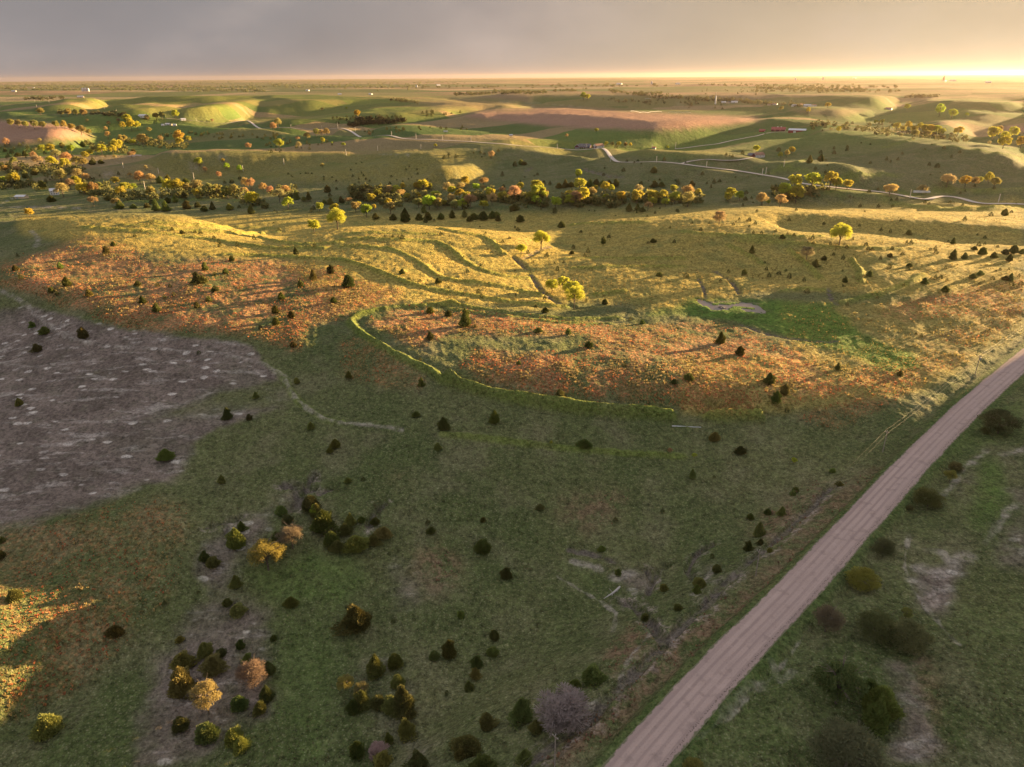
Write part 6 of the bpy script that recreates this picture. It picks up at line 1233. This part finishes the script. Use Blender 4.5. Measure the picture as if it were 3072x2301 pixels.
for x, y in ((-.5, -1.0), (.9, -1.1)):
    bm = bmesh.new(); bmesh.ops.create_icosphere(bm, subdivisions=2, radius=.32); 
    for v in bm.verts: v.co = Vector((v.co.x * 1.2 + x, v.co.y + y, v.co.z * .7 + .5)) + Vector(rs.normal(size=3) * .03)
    me = bpy.data.meshes.new('stone'); bm.to_mesh(me); bm.free(); link('stone', me, MAT['stone'], r)
def vehicle(name, px, py, yaw, L, H, mat, label, cat, car=True, group=None):
    P, m = at(px, py); r = root(name, P, yaw, label, cat, group); W = 1.9 if car else 2.4; P
    if car:
        b = MB(); b.V = []; prof = [(-L/2, .45), (-L/2, .95), (-L*.30, 1.02), (-L*.18, 1.55), (L*.16, 1.58), (L*.28, 1.05), (L/2, .92), (L/2, .42)]
        k = 0; n = len(prof); b.V = [(x, y, z) for y in (-W/2, W/2) for x, z in prof]; b.F = [tuple(range(n)), tuple(range(2*n-1, n-1, -1))] + [(i, i + n, (i + 1) % n + n, (i + 1) % n) for i in range(n)]
        b.make('body', MAT[mat], r); MB().box(-L*.17, L*.16, -W/2 - .02, W/2 + .02, 1.08, 1.46).make('windows', MAT['glass'], r); wx = (-L*.32, L*.32)
    else:
        b = MB(); b.prism([(-W/2, .8), (W/2, .8), (W/2, H), (W/2 - .3, H + .25), (-W/2 + .3, H + .25), (-W/2, H)], -L/2, L/2); b.make('body', MAT[mat], r); MB().box(L/2, L/2 + 1.6, -.12, .12, .7, .85).make('hitch', MAT['steel'], r); wx = (-.5, .6)
        MB().box(-L/2 - .05, -L/2 - .004, -W*.4, W*.4, .95, H - .2).make('door', MAT['greypaint'], r)
    for x in wx:
        for s in (-1, 1): b = MB(); b.cyl((x, s * (W/2 - .12), .36), (x, s * (W/2 + .1), .36), .37, n=12); b.make('wheel', MAT['rubber'], r)
vehicle('parked_car', 1681, 434, 5, 4.8, 1.5, 'carpaint', 'dark car parked left of the maroon farmhouse, farther from it', 'car', group='cars by the farmhouse'); vehicle('parked_car', 1693, 435, -8, 4.6, 1.5, 'carpaint', 'dark car parked left of the maroon farmhouse, nearer to it', 'car', group='cars by the farmhouse')
vehicle('stock_trailer', 2756, 580, -6, 12, 2.6, 'white', 'long white trailer, left one of two by the far right road bend', 'trailer', False, 'white trailers'); vehicle('stock_trailer', 2776, 580, -3, 9, 2.4, 'white', 'shorter white trailer, right one of two by the far right road bend', 'trailer', False, 'white trailers')
vehicle('camper', 1337, 397, 10, 9, 2.9, 'white', 'white camper trailer parked on the lit green slope', 'camper', False)
def pivot(x0, x1, y, spans, label):
    A, m = at(x0, y); B, _ = at(x1, y + (x1 - x0) * .01); r = root('irrigation_machine', A, 0, label, 'irrigation machine', 'centre-pivot irrigation machines'); D = B - A; D[2] = 0
    for k in range(spans + 1):
        q = D * k / spans; z = float(smooth_h(np.array([A[0] + q[0]]), np.array([A[1] + q[1]]))[0]) - A[2]; u = D / np.linalg.norm(D); v = np.array([-u[1], u[0], 0])
        if k: z0, q0 = zp, qp
        b = MB()
        for s in (-1, 1): b.cyl(q + v * s * 2.4 + [0, 0, z], q + [0, 0, z + 4.2], .22, n=5)
        t = b.make('tower', MAT['steel'], r)
        for s in (-1, 1): w = MB(); w.cyl(q + v * s * 2.4 - u * .2 + [0, 0, z + .6], q + v * s * 2.4 + u * .2 + [0, 0, z + .6], .7, n=10); w.make('wheel', MAT['rubber'], t)
        if k:
            b = MB(); pts = [q0 * (1 - t_) + q * t_ + np.array([0, 0, z0 * (1 - t_) + z * t_ + 4.2 + 1.6 * math.sin(math.pi * t_)]) for t_ in np.linspace(0, 1, 9)]
            for i in range(8): b.cyl(pts[i], pts[i + 1], .38, n=6)
            b.make('span', MAT['tinroof'], r)
        zp, qp = z, q
pivot(1892, 1984, 337, 4, 'arched irrigation machine on the far edge of the big ploughed field, left one'); pivot(2006, 2070, 340, 3, 'arched irrigation machine on the far edge of the big ploughed field, right one'); pivot(1935, 1952, 299, 2, 'short pale irrigation machine on the far plain behind the ploughed field')
water('pond', Z('K', [(120,90),(330,110),(700,240),(1300,195),(1700,262),(1870,435),(1500,452),(900,405),(560,398),(280,300)]), zfix=PZ); water('creek_pool', POND[1])

# ---------------------------------------------------------------- haze
def haze():
    s = 64000.0; z0 = -45.0; z1 = 260.0
    me = bpy.data.meshes.new('haze'); V = [(x, y, z) for z in (z0, z1) for x, y in ((-s, -s), (s, -s), (s, s), (-s, s))]
    me.from_pydata(V, [], [(3, 2, 1, 0), (4, 5, 6, 7), (0, 1, 5, 4), (1, 2, 6, 5), (2, 3, 7, 6), (3, 0, 4, 7)])
    m = bpy.data.materials.new('haze_air'); m.use_nodes = True; n = m.node_tree.nodes; n.clear()
    v = n.new('ShaderNodeVolumePrincipled'); v.inputs['Density'].default_value = HAZE_D; v.inputs['Color'].default_value = (.62, .50, .44, 1); v.inputs['Anisotropy'].default_value = .6
    o = n.new('ShaderNodeOutputMaterial'); m.node_tree.links.new(v.outputs[0], o.inputs['Volume'])
    tag(link('haze', me, m), 'thin warm evening haze over the whole plain', 'haze', kind='stuff')
HAZE_D = 0.9e-5
haze()
